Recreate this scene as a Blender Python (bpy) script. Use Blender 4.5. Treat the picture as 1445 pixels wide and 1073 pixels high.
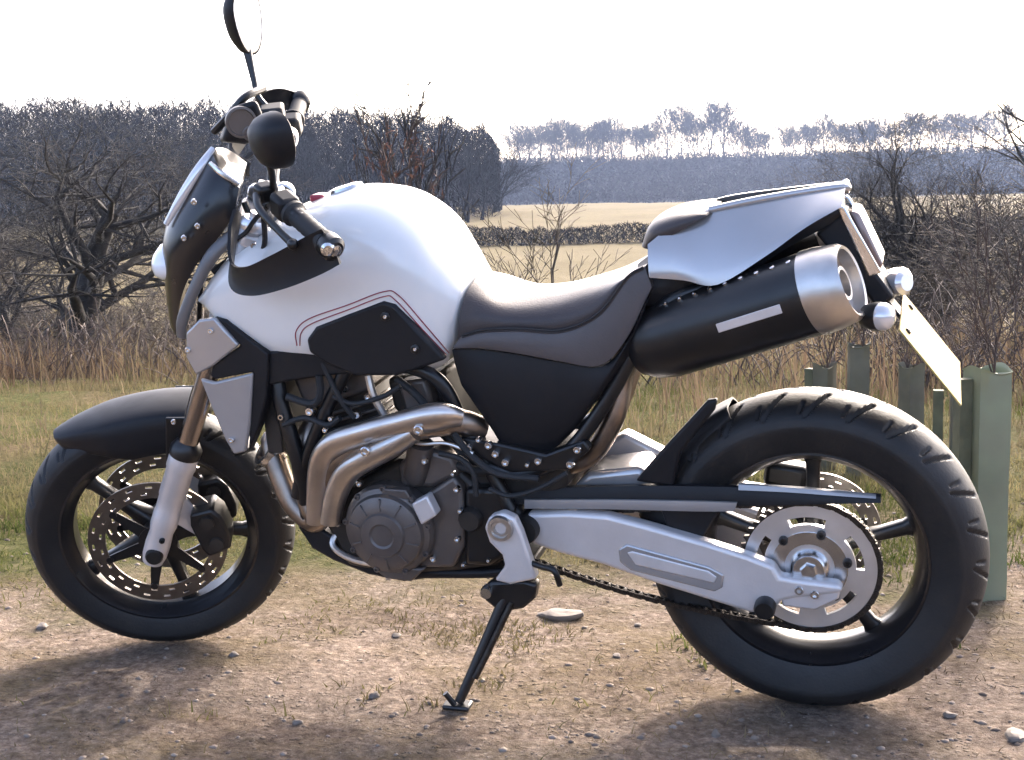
import bpy, math, random
import numpy as np
from mathutils import Vector, Matrix, noise as mnoise
R = math.radians
random.seed(7)
for o in list(bpy.data.objects): bpy.data.objects.remove(o)
sc = bpy.context.scene
COL = sc.collection

# ------------------------------------------------------------------ camera
W, H = 1445.0, 1073.0                      # size of the survey picture the measurements below were taken from
CAM = Vector((.93, -2.585, .9987)); YAW, PITCH, ROLL, FPX = .3101, -.1375, -.0241, 1895.6
LEAN, STEER_A = .1441, .4168               # bike leans on its stand, bars turned to the left lock
fw = Vector((-math.sin(YAW)*math.cos(PITCH), math.cos(YAW)*math.cos(PITCH), math.sin(PITCH)))
r0 = Vector((math.cos(YAW), math.sin(YAW), 0)); u0 = r0.cross(fw)
rt = math.cos(ROLL)*r0 + math.sin(ROLL)*u0; up = -math.sin(ROLL)*r0 + math.cos(ROLL)*u0
cd = bpy.data.cameras.new('camera'); cam = bpy.data.objects.new('camera', cd); COL.objects.link(cam)
cam.matrix_world = Matrix(((rt.x, up.x, -fw.x, CAM.x), (rt.y, up.y, -fw.y, CAM.y), (rt.z, up.z, -fw.z, CAM.z), (0, 0, 0, 1)))
cd.sensor_fit = 'HORIZONTAL'; cd.sensor_width = 36; cd.lens = 36*FPX/W; cd.clip_start = .05; cd.clip_end = 3000
sc.camera = cam

# ------------------------------------------------------------------ sky, sun, exposure
SUN_EL = R(31); SUN_AZ = R(8)              # azimuth measured from +Y towards +X (behind the bike, a little right)
wd = bpy.data.worlds.new('World'); sc.world = wd; wd.use_nodes = True
nt = wd.node_tree; bg = nt.nodes['Background']
sky = nt.nodes.new('ShaderNodeTexSky'); sky.sky_type = 'NISHITA'; sky.sun_disc = False
sky.sun_elevation = SUN_EL; sky.sun_rotation = SUN_AZ; sky.air_density = .45; sky.dust_density = 4.5; sky.ozone_density = 0
nt.links.new(sky.outputs[0], bg.inputs[0]); bg.inputs[1].default_value = .15
sl = bpy.data.lights.new('sun', 'SUN'); sl.energy = .95; sl.angle = R(1.6); sl.color = (1, .92, .82)
so = bpy.data.objects.new('sun', sl); COL.objects.link(so)
sdir = Vector((math.sin(SUN_AZ)*math.cos(SUN_EL), math.cos(SUN_AZ)*math.cos(SUN_EL), math.sin(SUN_EL)))
so.rotation_euler = sdir.to_track_quat('Z', 'Y').to_euler(); so.location = (0, 0, 30)
sc.view_settings.view_transform = 'Standard'; sc.view_settings.look = 'None'
sc.view_settings.exposure = 2.65; sc.view_settings.gamma = 1
sc.cycles.use_denoising = True; sc.cycles.volume_bounces = 0; sc.cycles.max_bounces = 4
sc.cycles.diffuse_bounces = 2; sc.cycles.transparent_max_bounces = 6; sc.cycles.caustics_reflective = False; sc.cycles.caustics_refractive = False

# ------------------------------------------------------------------ materials
MATS = {}
def mat(name, col, rough=.5, metal=0., var=.12, scale=12., bump=0., bscale=60., coat=0., spec=.5, trans=0., sheen=0., attr=None, dust=0., thin=0.):
    m = bpy.data.materials.new(name); m.use_nodes = True; n = m.node_tree.nodes; L = m.node_tree.links
    b = n['Principled BSDF']; b.inputs['Roughness'].default_value = rough; b.inputs['Metallic'].default_value = metal
    b.inputs['Specular IOR Level'].default_value = spec
    b.inputs['Coat Weight'].default_value = coat; b.inputs['Coat Roughness'].default_value = .06
    b.inputs['Transmission Weight'].default_value = trans
    tc = n.new('ShaderNodeTexCoord'); nz = n.new('ShaderNodeTexNoise'); nz.inputs['Scale'].default_value = scale
    nz.inputs['Detail'].default_value = 6; L.new(tc.outputs['Object'], nz.inputs['Vector'])
    rp = n.new('ShaderNodeValToRGB'); c = Vector(col[:3])
    rp.color_ramp.elements[0].position = .3; rp.color_ramp.elements[1].position = .7
    rp.color_ramp.elements[0].color = (*(c*(1-var)), 1); rp.color_ramp.elements[1].color = (*(c*(1+var)), 1)
    L.new(nz.outputs['Fac'], rp.inputs['Fac']); out = rp.outputs['Color']
    if attr:                                   # per-piece random tint between two colours
        at = n.new('ShaderNodeAttribute'); at.attribute_name = 'rnd'; r2 = n.new('ShaderNodeValToRGB')
        els = r2.color_ramp.elements
        while len(els) < len(attr): els.new(.5)
        for i, cc in enumerate(attr): els[i].position = i/(len(attr)-1); els[i].color = (*cc, 1)
        L.new(at.outputs['Fac'], r2.inputs['Fac']); out = r2.outputs['Color']
    if dust:                                   # thin pale road dust in uneven patches
        n2 = n.new('ShaderNodeTexNoise'); n2.inputs['Scale'].default_value = 9; n2.inputs['Detail'].default_value = 8
        L.new(tc.outputs['Object'], n2.inputs['Vector']); mr = n.new('ShaderNodeMapRange')
        mr.inputs[1].default_value = .42; mr.inputs[2].default_value = .75; mr.inputs[4].default_value = dust
        L.new(n2.outputs['Fac'], mr.inputs[0]); mx = n.new('ShaderNodeMix'); mx.data_type = 'RGBA'
        L.new(mr.outputs[0], mx.inputs[0]); L.new(out, mx.inputs[6]); mx.inputs[7].default_value = (.26, .21, .16, 1); out = mx.outputs[2]
    L.new(out, b.inputs['Base Color'])
    mr = n.new('ShaderNodeMapRange'); rv = .015 if coat else .08
    mr.inputs[3].default_value = max(0, rough-rv); mr.inputs[4].default_value = min(1, rough+rv)
    n3 = n.new('ShaderNodeTexNoise'); n3.inputs['Scale'].default_value = scale*2.3; L.new(tc.outputs['Object'], n3.inputs['Vector'])
    L.new(n3.outputs['Fac'], mr.inputs[0]); L.new(mr.outputs[0], b.inputs['Roughness'])
    if bump:
        bn = n.new('ShaderNodeTexNoise'); bn.inputs['Scale'].default_value = bscale; bn.inputs['Detail'].default_value = 5
        L.new(tc.outputs['Object'], bn.inputs['Vector']); bp = n.new('ShaderNodeBump'); bp.inputs['Strength'].default_value = bump
        bp.inputs['Distance'].default_value = .01; L.new(bn.outputs['Fac'], bp.inputs['Height']); L.new(bp.outputs[0], b.inputs['Normal'])
    if thin:                                   # thin leaves and plastic let light through
        tl_ = n.new('ShaderNodeBsdfTranslucent'); L.new(out, tl_.inputs[0]); ms = n.new('ShaderNodeMixShader'); ms.inputs[0].default_value = thin
        L.new(b.outputs[0], ms.inputs[1]); L.new(tl_.outputs[0], ms.inputs[2]); L.new(ms.outputs[0], n['Material Output'].inputs['Surface'])
    MATS[name] = m; return m
mat('white_paint', (.80, .785, .755), .22, coat=.8, var=.02)
mat('black_plastic', (.0085, .0085, .0105), .50, dust=.012, spec=.3, bump=.03, bscale=400)
mat('black_gloss', (.008, .008, .010), .28, coat=.25, var=.2, spec=.4)
mat('satin_black', (.0065, .0065, .0075), .34, var=.25, dust=.03)
mat('rubber', (.0058, .0058, .0068), .58, bump=.08, bscale=180, dust=.045)
mat('grip_rubber', (.016, .016, .017), .7)
mat('seat_vinyl', (.040, .031, .031), .47, bump=.10, bscale=260, dust=.05)
mat('seat_band', (.082, .072, .073), .50, bump=.10, bscale=260, dust=.04)
mat('silver_paint', (.43, .42, .42), .26, metal=.55, var=.04, coat=.4)
mat('grey_panel', (.36, .35, .35), .42, metal=.5, var=.06)
mat('bracket_grey', (.16, .155, .155), .45, metal=.4, var=.1)
mat('cast_alu', (.66, .63, .62), .40, metal=.4, var=.08, bump=.05, bscale=200, dust=.08)
mat('fresh_alu', (.72, .71, .72), .30, metal=.8, var=.05)
mat('bright_steel', (.70, .69, .68), .22, metal=1., var=.08)
mat('brushed_steel', (.56, .53, .50), .36, metal=1., var=.15, scale=20)
mat('heat_steel', (.62, .57, .53), .33, metal=1., var=.28, scale=9, dust=.1)
mat('heat_steel_dark', (.30, .25, .21), .38, metal=1., var=.35, scale=12)
mat('engine_grey', (.13, .115, .108), .45, metal=.6, var=.2, bump=.06, bscale=150, dust=.22)
mat('engine_dark', (.018, .016, .015), .5, metal=.3, var=.3, dust=.12)
mat('disc_steel', (.20, .183, .17), .36, metal=1., var=.2, scale=25)
mat('sprocket_alu', (.74, .75, .77), .38, metal=.9, var=.1)
mat('chain_steel', (.055, .048, .042), .45, metal=.9, var=.35, scale=80)
mat('stanchion', (.30, .27, .255), .18, metal=1., var=.1)
mat('mirror_glass', (.92, .92, .92), .02, metal=1., var=0)
mat('lens_clear', (.85, .87, .9), .06, var=0, coat=1.)
mat('lens_smoke', (.22, .14, .12), .12, var=.1, coat=1.)
mat('plate_yellow', (.40, .305, .115), .6, var=.03, coat=.0, spec=.1)
mat('indicator', (.72, .70, .70), .14, metal=.4, coat=1., var=.05)
mat('pinstripe', (.28, .03, .05), .35)
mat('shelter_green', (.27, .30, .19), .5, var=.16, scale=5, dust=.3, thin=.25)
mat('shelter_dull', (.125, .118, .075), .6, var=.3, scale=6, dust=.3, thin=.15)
mat('stake_wood', (.10, .10, .055), .85, var=.3, bump=.3, bscale=40)
mat('scrub_twig', (.085, .066, .050), .9, var=.3, scale=2)
mat('bark', (.030, .026, .023), .9, var=.3, bump=.4, bscale=30)
mat('bark_far', (.015, .0145, .0145), .95, var=.2, scale=2, spec=0)
mat('bark_red', (.068, .046, .036), .85, var=.3)
mat('dead_leaf', (.2, .09, .04), .8, attr=[(.075, .032, .022), (.125, .055, .036), (.11, .06, .042)], thin=.3)
mat('grass', (.1, .1, .03), .75, attr=[(.050, .066, .020), (.105, .110, .038), (.20, .175, .085), (.165, .135, .075)], spec=0, thin=.3)
mat('dry_grass', (.2, .15, .07), .8, attr=[(.075, .056, .038), (.165, .125, .078), (.23, .18, .11), (.11, .10, .05)], spec=0, thin=.3)
mat('weeds', (.1, .06, .04), .85, attr=[(.05, .036, .026), (.115, .078, .054), (.165, .12, .08), (.095, .08, .045)], spec=0, thin=.33)
mat('hedge', (.05, .045, .04), .9, attr=[(.010, .010, .0102), (.020, .0185, .018)], spec=0)
mat('gravel', (.2, .17, .14), .9, attr=[(.13, .10, .08), (.21, .17, .14), (.30, .25, .205)], spec=.1)
mat('tuft', (.1, .1, .03), .8, attr=[(.045, .068, .018), (.085, .10, .03), (.16, .145, .06), (.13, .105, .055)], spec=0, thin=.3)
mat('stone', (.165, .138, .115), .85, var=.25, bump=.4, bscale=40)

# ------------------------------------------------------------------ mesh builder
def crom(pts, n):
    """Catmull-Rom through a list of Vectors / tuples, n samples per span."""
    p = [Vector(q) for q in pts]
    if n <= 1 or len(p) < 3: return p
    o = []
    for i in range(len(p)-1):
        a = p[i-1] if i > 0 else p[i]*2-p[i+1]; b, c = p[i], p[i+1]; d = p[i+2] if i+2 < len(p) else p[i+1]*2-p[i]
        for k in range(n):
            t = k/n; o.append(.5*((2*b)+(c-a)*t+(2*a-5*b+4*c-d)*t*t+(3*b-a-3*c+d)*t*t*t))
    o.append(p[-1]); return o
def cromc(pts, n):
    p = [Vector(q) for q in pts]; m = len(p); o = []
    for i in range(m):
        a, b, c, d = p[i-1], p[i], p[(i+1) % m], p[(i+2) % m]
        for k in range(n):
            t = k/n; o.append(.5*((2*b)+(c-a)*t+(2*a-5*b+4*c-d)*t*t+(3*b-a-3*c+d)*t*t*t))
    return o
class MB:
    def __init__(s): s.v = []; s.f = []; s.rnd = None
    def add(s, vs, fs):
        k = len(s.v); s.v += [tuple(v) for v in vs]; s.f += [tuple(i+k for i in f) for f in fs]; return s
    def loft(s, rings, closed=True, cap=True):
        n = len(rings[0]); vs = [v for r_ in rings for v in r_]; fs = []
        for i in range(len(rings)-1):
            for j in range(n if closed else n-1):
                a = i*n+j; b = i*n+(j+1) % n; fs.append((a, b, b+n, a+n))
        if cap and closed: fs.append(tuple(range(n))[::-1]); fs.append(tuple(range((len(rings)-1)*n, len(rings)*n)))
        return s.add(vs, fs)
    def tube(s, pts, r, sides=12, n=6, cap=True, flat=1.):
        p = crom(pts, n); m = len(p)
        if isinstance(r, (int, float)): rr = [r]*m
        else:
            q = crom([Vector((x, 0, 0)) for x in r], n); rr = [x.x for x in q]
            if len(rr) != m: rr = [r[0]+(r[-1]-r[0])*i/(m-1) for i in range(m)]
        rings = []; ref = None
        for i in range(m):
            t = (p[min(i+1, m-1)]-p[max(i-1, 0)]).normalized()
            if ref is None: ref = t.orthogonal().normalized()
            ref = (ref-t*ref.dot(t)).normalized(); b = t.cross(ref)
            rings.append([p[i]+(ref*math.cos(2*math.pi*k/sides)+b*math.sin(2*math.pi*k/sides)*flat)*rr[i] for k in range(sides)])
        return s.loft(rings, True, cap)
    def prism(s, poly, d):
        """poly: 3D points in a plane; extruded by vector d."""
        p = [Vector(q) for q in poly]; d = Vector(d); n = len(p)
        fs = [tuple(range(n)), tuple(range(n, 2*n))[::-1]]+[(i, i+n, (i+1) % n+n, (i+1) % n) for i in range(n)]
        return s.add(p+[q+d for q in p], fs)
    def box(s, c, sz, rot=None):
        c = Vector(c); h = Vector(sz)/2; M = rot or Matrix.Identity(3)
        vs = [c+M@Vector((h.x*i, h.y*j, h.z*k)) for i in (-1, 1) for j in (-1, 1) for k in (-1, 1)]
        return s.add(vs, [(0, 1, 3, 2), (4, 6, 7, 5), (0, 4, 5, 1), (2, 3, 7, 6), (0, 2, 6, 4), (1, 5, 7, 3)])
    def lathe(s, prof, c, axis, n=48, closed=False, cap=False):
        """prof: (radius, distance along axis)."""
        c = Vector(c); ax = Vector(axis).normalized(); e1 = ax.orthogonal().normalized(); e2 = ax.cross(e1)
        rings = []
        for k in range(n):
            a = 2*math.pi*k/n; e = e1*math.cos(a)+e2*math.sin(a)
            rings.append([c+ax*y+e*r_ for r_, y in prof])
        m = len(prof); vs = [v for g in rings for v in g]; fs = []
        for k in range(n):
            for j in range(m if closed else m-1):
                a = k*m+j; b = k*m+(j+1) % m; k2 = ((k+1) % n)*m
                fs.append((a, k2+j, k2+(j+1) % m, b))
        if cap: fs.append(tuple(k*m for k in range(n))); fs.append(tuple(k*m+m-1 for k in range(n))[::-1])
        return s.add(vs, fs)
    def ball(s, c, r, n=10, sc_=(1, 1, 1)):
        c = Vector(c); rings = []
        for i in range(1, n):
            ph = math.pi*i/n; rings.append([c+Vector((r*math.sin(ph)*math.cos(2*math.pi*k/(2*n))*sc_[0], r*math.sin(ph)*math.sin(2*math.pi*k/(2*n))*sc_[1], r*math.cos(ph)*sc_[2])) for k in range(2*n)])
        return s.loft(rings)
    def build(s, name, m, parent=None, steer=False, smooth=40, bevel=0., seg=2, mirror=False, subsurf=0):
        vs = s.v
        if mirror: vs = [(x, -y, z) for x, y, z in vs]; fs = [f[::-1] for f in s.f]
        else: fs = s.f
        if steer: vs = [tuple(STEER@Vector(v)) for v in vs]
        me = bpy.data.meshes.new(name); me.from_pydata(vs, [], fs); me.update()
        if smooth is not None:
            me.polygons.foreach_set('use_smooth', [True]*len(me.polygons)); me.set_sharp_from_angle(angle=R(smooth))
        if s.rnd is not None:
            a = me.attributes.new('rnd', 'FLOAT', 'FACE'); a.data.foreach_set('value', np.asarray(s.rnd, dtype=np.float32))
        me.materials.append(MATS[m]); o = bpy.data.objects.new(name, me); COL.objects.link(o); o.parent = parent
        if bevel:
            b = o.modifiers.new('bevel', 'BEVEL'); b.width = bevel; b.segments = seg; b.limit_method = 'ANGLE'; b.angle_limit = R(40); b.harden_normals = False
        if subsurf: q = o.modifiers.new('sub', 'SUBSURF'); q.levels = q.render_levels = subsurf
        return o
def tag(o, label=None, cat=None, group=None, kind=None):
    if label: o['label'] = label
    if cat: o['category'] = cat
    if group: o['group'] = group
    if kind: o['kind'] = kind
    return o
def empty(name, loc=(0, 0, 0)):
    o = bpy.data.objects.new(name, None); o.location = loc; o.empty_display_size = .1; COL.objects.link(o); return o

# ------------------------------------------------------------------ terrain
fh = Vector((-math.sin(YAW), math.cos(YAW))); rh = Vector((math.cos(YAW), math.sin(YAW)))
def uv_of(x, y): return (x-CAM.x)*fh.x+(y-CAM.y)*fh.y, (x-CAM.x)*rh.x+(y-CAM.y)*rh.y
def xy_of(u, v): return CAM.x+fh.x*u+rh.x*v, CAM.y+fh.y*u+rh.y*v
HU = np.array([-50, 5.5, 8, 12, 18, 30, 60, 112, 150, 190, 240, 400, 420, 520, 600, 900, 1300.])
HZ = np.array([0, 0, -.10, -.55, -1.25, -2.2, -2.8, -2.8, -1.9, -1.2, -1.3, -3.2, -2.0, 12.6, 13.6, 13, 5.])
rng = np.random.default_rng(3)
NG = rng.random((64, 64))
def vnoise(x, y):
    xi = np.floor(x).astype(int); yi = np.floor(y).astype(int); fx = x-xi; fy = y-yi
    fx = fx*fx*(3-2*fx); fy = fy*fy*(3-2*fy)
    g = lambda a, b: NG[a % 64, b % 64]
    return (g(xi, yi)*(1-fx)+g(xi+1, yi)*fx)*(1-fy)+(g(xi, yi+1)*(1-fx)+g(xi+1, yi+1)*fx)*fy
def hz(x, y, micro=True):
    x = np.asarray(x, float); y = np.asarray(y, float)
    u, v = uv_of(x, y); z = np.interp(u, HU, HZ)
    if micro:
        far = np.clip((u-4.2)/6, 0, 1)
        z = z+(vnoise(x*3+7, y*3)-.5)*.035*(.25+far*2)+(vnoise(x*14, y*14)-.5)*.012*(.5+far)+(vnoise(x*33+5, y*33)-.5)*.007+(vnoise(x*.6, y*.6+9)-.5)*.16*far
        z = z+(vnoise(x*.05, y*.05)-.5)*1.0*np.clip((u-60)/100, 0, 1)
        # wheel and stand contact stay level with the track
        for cx, cy, rr in ((-.71, 0, .3), (.71, 0, .3), (.05, -.22, .12)):
            k = np.clip(np.hypot(x-cx, y-cy)/rr, 0, 1); z = np.where(u < 5.5, z*(.15+.85*k), z)
    return z
us = np.concatenate([np.linspace(-3, 1.8, 30), np.arange(1.84, 5.2, .024), 5.2*1.045**np.arange(0, 125)])
ts = np.concatenate([np.linspace(-1.6, -.52, 45)[:-1], np.linspace(-.52, .52, 330), np.linspace(.52, 1.6, 45)[1:]])
UU, TT = np.meshgrid(us, ts, indexing='ij'); VV = TT*(UU*.92+4.2*np.exp(-np.clip(UU, 0, None)/4)+1.2)
VV = TT*np.where(UU < 2, 2*.92+1.6, UU*.92+1.6)
XX, YY = CAM.x+fh.x*UU+rh.x*VV, CAM.y+fh.y*UU+rh.y*VV
ZZ = hz(XX, YY)
nr, nc = UU.shape; idx = np.arange(nr*nc).reshape(nr, nc)
g = MB(); g.v = np.stack([XX.ravel(), YY.ravel(), ZZ.ravel()], 1).tolist()
g.f = np.stack([idx[:-1, :-1].ravel(), idx[:-1, 1:].ravel(), idx[1:, 1:].ravel(), idx[1:, :-1].ravel()], 1).tolist()
def ground_material():
    m = bpy.data.materials.new('ground'); m.use_nodes = True; n = m.node_tree.nodes; L = m.node_tree.links; b = n['Principled BSDF']
    b.inputs['Roughness'].default_value = .92; b.inputs['Specular IOR Level'].default_value = .03
    geo = n.new('ShaderNodeNewGeometry')
    def nz(sc_, det=8, rough=.6, off=(0, 0, 0), stretch=None):
        t = n.new('ShaderNodeTexNoise'); t.inputs['Scale'].default_value = sc_; t.inputs['Detail'].default_value = det; t.inputs['Roughness'].default_value = rough
        mp = n.new('ShaderNodeMapping'); mp.inputs['Location'].default_value = off
        if stretch: mp.inputs['Scale'].default_value = stretch
        L.new(geo.outputs['Position'], mp.inputs[0]); L.new(mp.outputs[0], t.inputs['Vector']); return t.outputs['Fac']
    def ramp(f, stops):
        r_ = n.new('ShaderNodeValToRGB'); e = r_.color_ramp.elements
        while len(e) < len(stops): e.new(.5)
        for i, (p, c) in enumerate(stops): e[i].position = p; e[i].color = (*c, 1)
        L.new(f, r_.inputs[0]); return r_.outputs[0]
    def mix(f, a, c, bl='MIX'):
        x = n.new('ShaderNodeMix'); x.data_type = 'RGBA'; x.blend_type = bl
        if isinstance(f, float): x.inputs[0].default_value = f
        else: L.new(f, x.inputs[0])
        L.new(a, x.inputs[6]); L.new(c, x.inputs[7]); return x.outputs[2]
    def math_(op, a, c):
        x = n.new('ShaderNodeMath'); x.operation = op
        for i, q in enumerate((a, c)):
            if isinstance(q, (int, float)): x.inputs[i].default_value = q
            else: L.new(q, x.inputs[i])
        return x.outputs[0]
    def mrange(f, a, c):
        x = n.new('ShaderNodeMapRange'); x.inputs[1].default_value = a; x.inputs[2].default_value = c; L.new(f, x.inputs[0]); return x.outputs[0]
    # distance ahead of the track, measured along the ground
    dot = n.new('ShaderNodeVectorMath'); dot.operation = 'DOT_PRODUCT'; L.new(geo.outputs['Position'], dot.inputs[0]); dot.inputs[1].default_value = (fh.x, fh.y, 0)
    depth = math_('SUBTRACT', dot.outputs['Value'], CAM.x*fh.x+CAM.y*fh.y)
    dirt = ramp(nz(15, 12, .82), [(.30, (0.09783, 0.0726, 0.05897)), (.43, (0.2186, 0.1702, 0.1383)), (.58, (0.2876, 0.2325, 0.1928)), (.74, (0.3797, 0.3234, 0.2722))])
    grit = ramp(nz(60, 8, .8), [(.34, (0.08054, 0.05899, 0.04763)), (.5, (0.2531, 0.1997, 0.1644)), (.64, (0.4603, 0.3914, 0.3288))])
    peb = n.new('ShaderNodeTexVoronoi'); peb.inputs['Scale'].default_value = 55; L.new(geo.outputs['Position'], peb.inputs['Vector'])
    pebf = mrange(peb.outputs['Distance'], .34, .18); selp = mrange(nz(9, 3), .5, .62)
    dirt = mix(.5, dirt, grit); dirt = mix(math_('MULTIPLY', math_('MULTIPLY', pebf, selp), .55), dirt, ramp(nz(30, 2), [(.3, (0.1726, 0.1441, 0.1248)), (.7, (0.3797, 0.3347, 0.3006))]))
    dirt = mix(1., dirt, ramp(nz(2.4, 6, .65, (9, 4, 0)), [(.32, (.62, .58, .54)), (.5, (.96, .95, .93)), (.66, (1.22, 1.2, 1.16))]), 'MULTIPLY')
    dirt = mix(.8, dirt, ramp(nz(34, 4, .7, (2, 7, 0)), [(.36, (.55, .52, .50)), (.5, (1., 1., 1.)), (.64, (1.4, 1.38, 1.34))]), 'MULTIPLY')
    strawf = mrange(nz(1.7, 8, .75, (3, 1, 0)), .47, .62); straw = ramp(nz(90, 4, .7, stretch=(.5, 1.3, 1)), [(.35, (0.07313, 0.05625, 0.0306)), (.6, (0.2145, 0.164, 0.09))])
    dirt = mix(math_('MULTIPLY', strawf, .7), dirt, straw)
    damp = mrange(nz(.9, 4, .6, (5, 2, 0)), .52, .66); dk = n.new('ShaderNodeRGB'); dk.outputs[0].default_value = (.15, .124, .106, 1); dirt = mix(math_('MULTIPLY', damp, .35), dirt, dk.outputs[0])
    turf = ramp(nz(24, 8, .75), [(.3, (0.034, 0.0408, 0.0136)), (.5, (0.08075, 0.085, 0.02975)), (.68, (0.1615, 0.136, 0.068))])
    turf = mix(mrange(nz(1.6, 5), .45, .65), turf, ramp(nz(40, 6, .7), [(.3, (0.0765, 0.0561, 0.0306)), (.7, (0.1955, 0.1487, 0.085))]))
    e = math_('ADD', depth, math_('MULTIPLY', math_('SUBTRACT', nz(1.1, 10, .75), .5), 3.0))
    near = mix(mrange(e, 3.1, 3.8), dirt, turf)
    field = ramp(nz(.09, 6, .6, stretch=(1, 1, 1)), [(.3, (0.092, 0.077, 0.0418)), (.5, (0.1196, 0.1001, 0.05685)), (.7, (0.138, 0.1129, 0.06688))])
    field = mix(.35, field, ramp(nz(2.2, 8, .8), [(.3, (0.069, 0.05305, 0.02508)), (.7, (0.184, 0.1455, 0.07942))]))
    g1 = mix(mrange(depth, 9, 24), near, field)
    wood = ramp(nz(.6, 8, .8), [(.3, (.014, .0135, .0135)), (.7, (.028, .0255, .024))])
    g2 = mix(mrange(depth, 400, 412), g1, wood)
    L.new(g2, b.inputs['Base Color'])
    h = math_('ADD', math_('MULTIPLY', nz(38, 8, .75), 1.), math_('MULTIPLY', math_('MULTIPLY', pebf, selp), .6))
    bp = n.new('ShaderNodeBump'); bp.inputs['Strength'].default_value = 1.; bp.inputs['Distance'].default_value = .03; L.new(h, bp.inputs['Height']); L.new(bp.outputs[0], b.inputs['Normal'])
    MATS['ground'] = m
ground_material()
tag(g.build('ground', 'ground', smooth=180), 'gravelly dirt track running into rough grass and pale fields', kind='structure')
def base_at(px, D):
    """ground point under picture column px at depth D"""
    v = (px-W/2)/FPX*D; x, y = xy_of(D, v); return Vector((x, y, float(hz(x, y))))
def at(px, py, D):
    d = fw+(px-W/2)/FPX*rt-(py-H/2)/FPX*up; k = D/(d.x*fh.x+d.y*fh.y); return CAM+d*k

# ------------------------------------------------------------------ motorcycle: frames of reference
# bike frame: x rearward, y to the bike's right (left side is negative), z up, origin on the ground mid-wheelbase
RAKE = R(25); SV = Vector((math.sin(RAKE), 0, math.cos(RAKE)))
FR, RR = .292, .317                                   # tyre radii
FA = Vector((-.71, 0, FR)); RA = Vector((.71, 0, RR)); AXP = FA+.039*Vector((math.cos(RAKE), 0, -math.sin(RAKE)))
STEER = Matrix.Translation(AXP) @ Matrix.Rotation(STEER_A, 4, SV) @ Matrix.Translation(-AXP)
bike = empty('motorcycle', (0, .07*math.sin(LEAN), .07-.07*math.cos(LEAN))); bike.rotation_euler = (LEAN, 0, 0)
tag(bike, 'white and black motorcycle with silver tail leaning on its side stand on the dirt track', 'motorcycle')
BM = Matrix.Translation(bike.location) @ Matrix.Rotation(LEAN, 4, 'X'); BI = BM.inverted(); SI = STEER.inverted()
def P(px, py, lat, inv=None):
    """measured picture point on the bike's lengthwise plane y = lat"""
    M = inv or BI; o = M @ CAM; d = M.to_3x3() @ (fw+(px-W/2)/FPX*rt-(py-H/2)/FPX*up)
    return o+d*((lat-o.y)/d.y)
def Q(px, py, lat): return P(px, py, lat, SI @ BI)     # the same in the turned front end
def PL(l, lat, f=P): return [f(x, y, lat) for x, y in l]
def plate(l, lat, th, sm=0, f=P):
    p = PL(l, lat, f); p = cromc(p, sm) if sm else p
    return MB().prism(p, (0, th, 0))
def panel(tops, bots, lt, lb, bulge, th, n=6, m=10, f=P):
    """curved skin between a top and a bottom edge (picture points), th thick towards the middle of the bike"""
    lt = lt if isinstance(lt, (list, tuple)) else [lt]*len(tops); lb = lb if isinstance(lb, (list, tuple)) else [lb]*len(bots)
    T = crom([f(x, y, l) for (x, y), l in zip(tops, lt)], n); B_ = crom([f(x, y, l) for (x, y), l in zip(bots, lb)], n); rings = []
    for i, (t, b) in enumerate(zip(T, B_)):
        e = min(1, 4*min(i, len(T)-1-i)/len(T)+.35); o = []; q = []
        for k in range(m+1):
            a = k/m; c = b.lerp(t, a); s_ = math.sin(math.pi*a)**.7*bulge*e; o.append(c+Vector((0, -s_, 0))); q.append(c+Vector((0, th-s_, 0)))
        rings.append(o+q[::-1])
    return MB().loft(rings)
def symloft(st, prof, n=5, f=P, blat=.8):
    """st: (top px, bottom px, half width); prof: (fraction of height, fraction of width)"""
    T = crom([f(*t, 0) for t, b, w in st], n); B_ = crom([f(*b, -w*blat) for t, b, w in st], n); Wd = crom([Vector((w, 0, 0)) for t, b, w in st], n)
    pr = crom([Vector((a, w, 0)) for a, w in prof], 3); rings = []
    for t, b, w in zip(T, B_, Wd):
        t = Vector((t.x, 0, t.z)); b = Vector((b.x, 0, b.z)); left = []; right = []
        for q in pr:
            c = b.lerp(t, q.x); left.append(c+Vector((0, -w.x*q.y, 0))); right.append(c+Vector((0, w.x*q.y, 0)))
        rings.append(left+right[::-1][1:] if pr[-1].y < 1e-4 else left+right[::-1])
    return MB().loft(rings)
def bolt(c, r=.007, h=.006, parent=bike, m='bright_steel', steer=False, ax=(0, -1, 0), name='bolt'):
    b = MB().lathe([(0, -.003), (r, -.003), (r, h*.7), (r*.8, h), (r*.5, h), (r*.45, h*.4), (0, h*.4)], c, ax, 14)
    return b.build(name, m, parent, steer)

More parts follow.
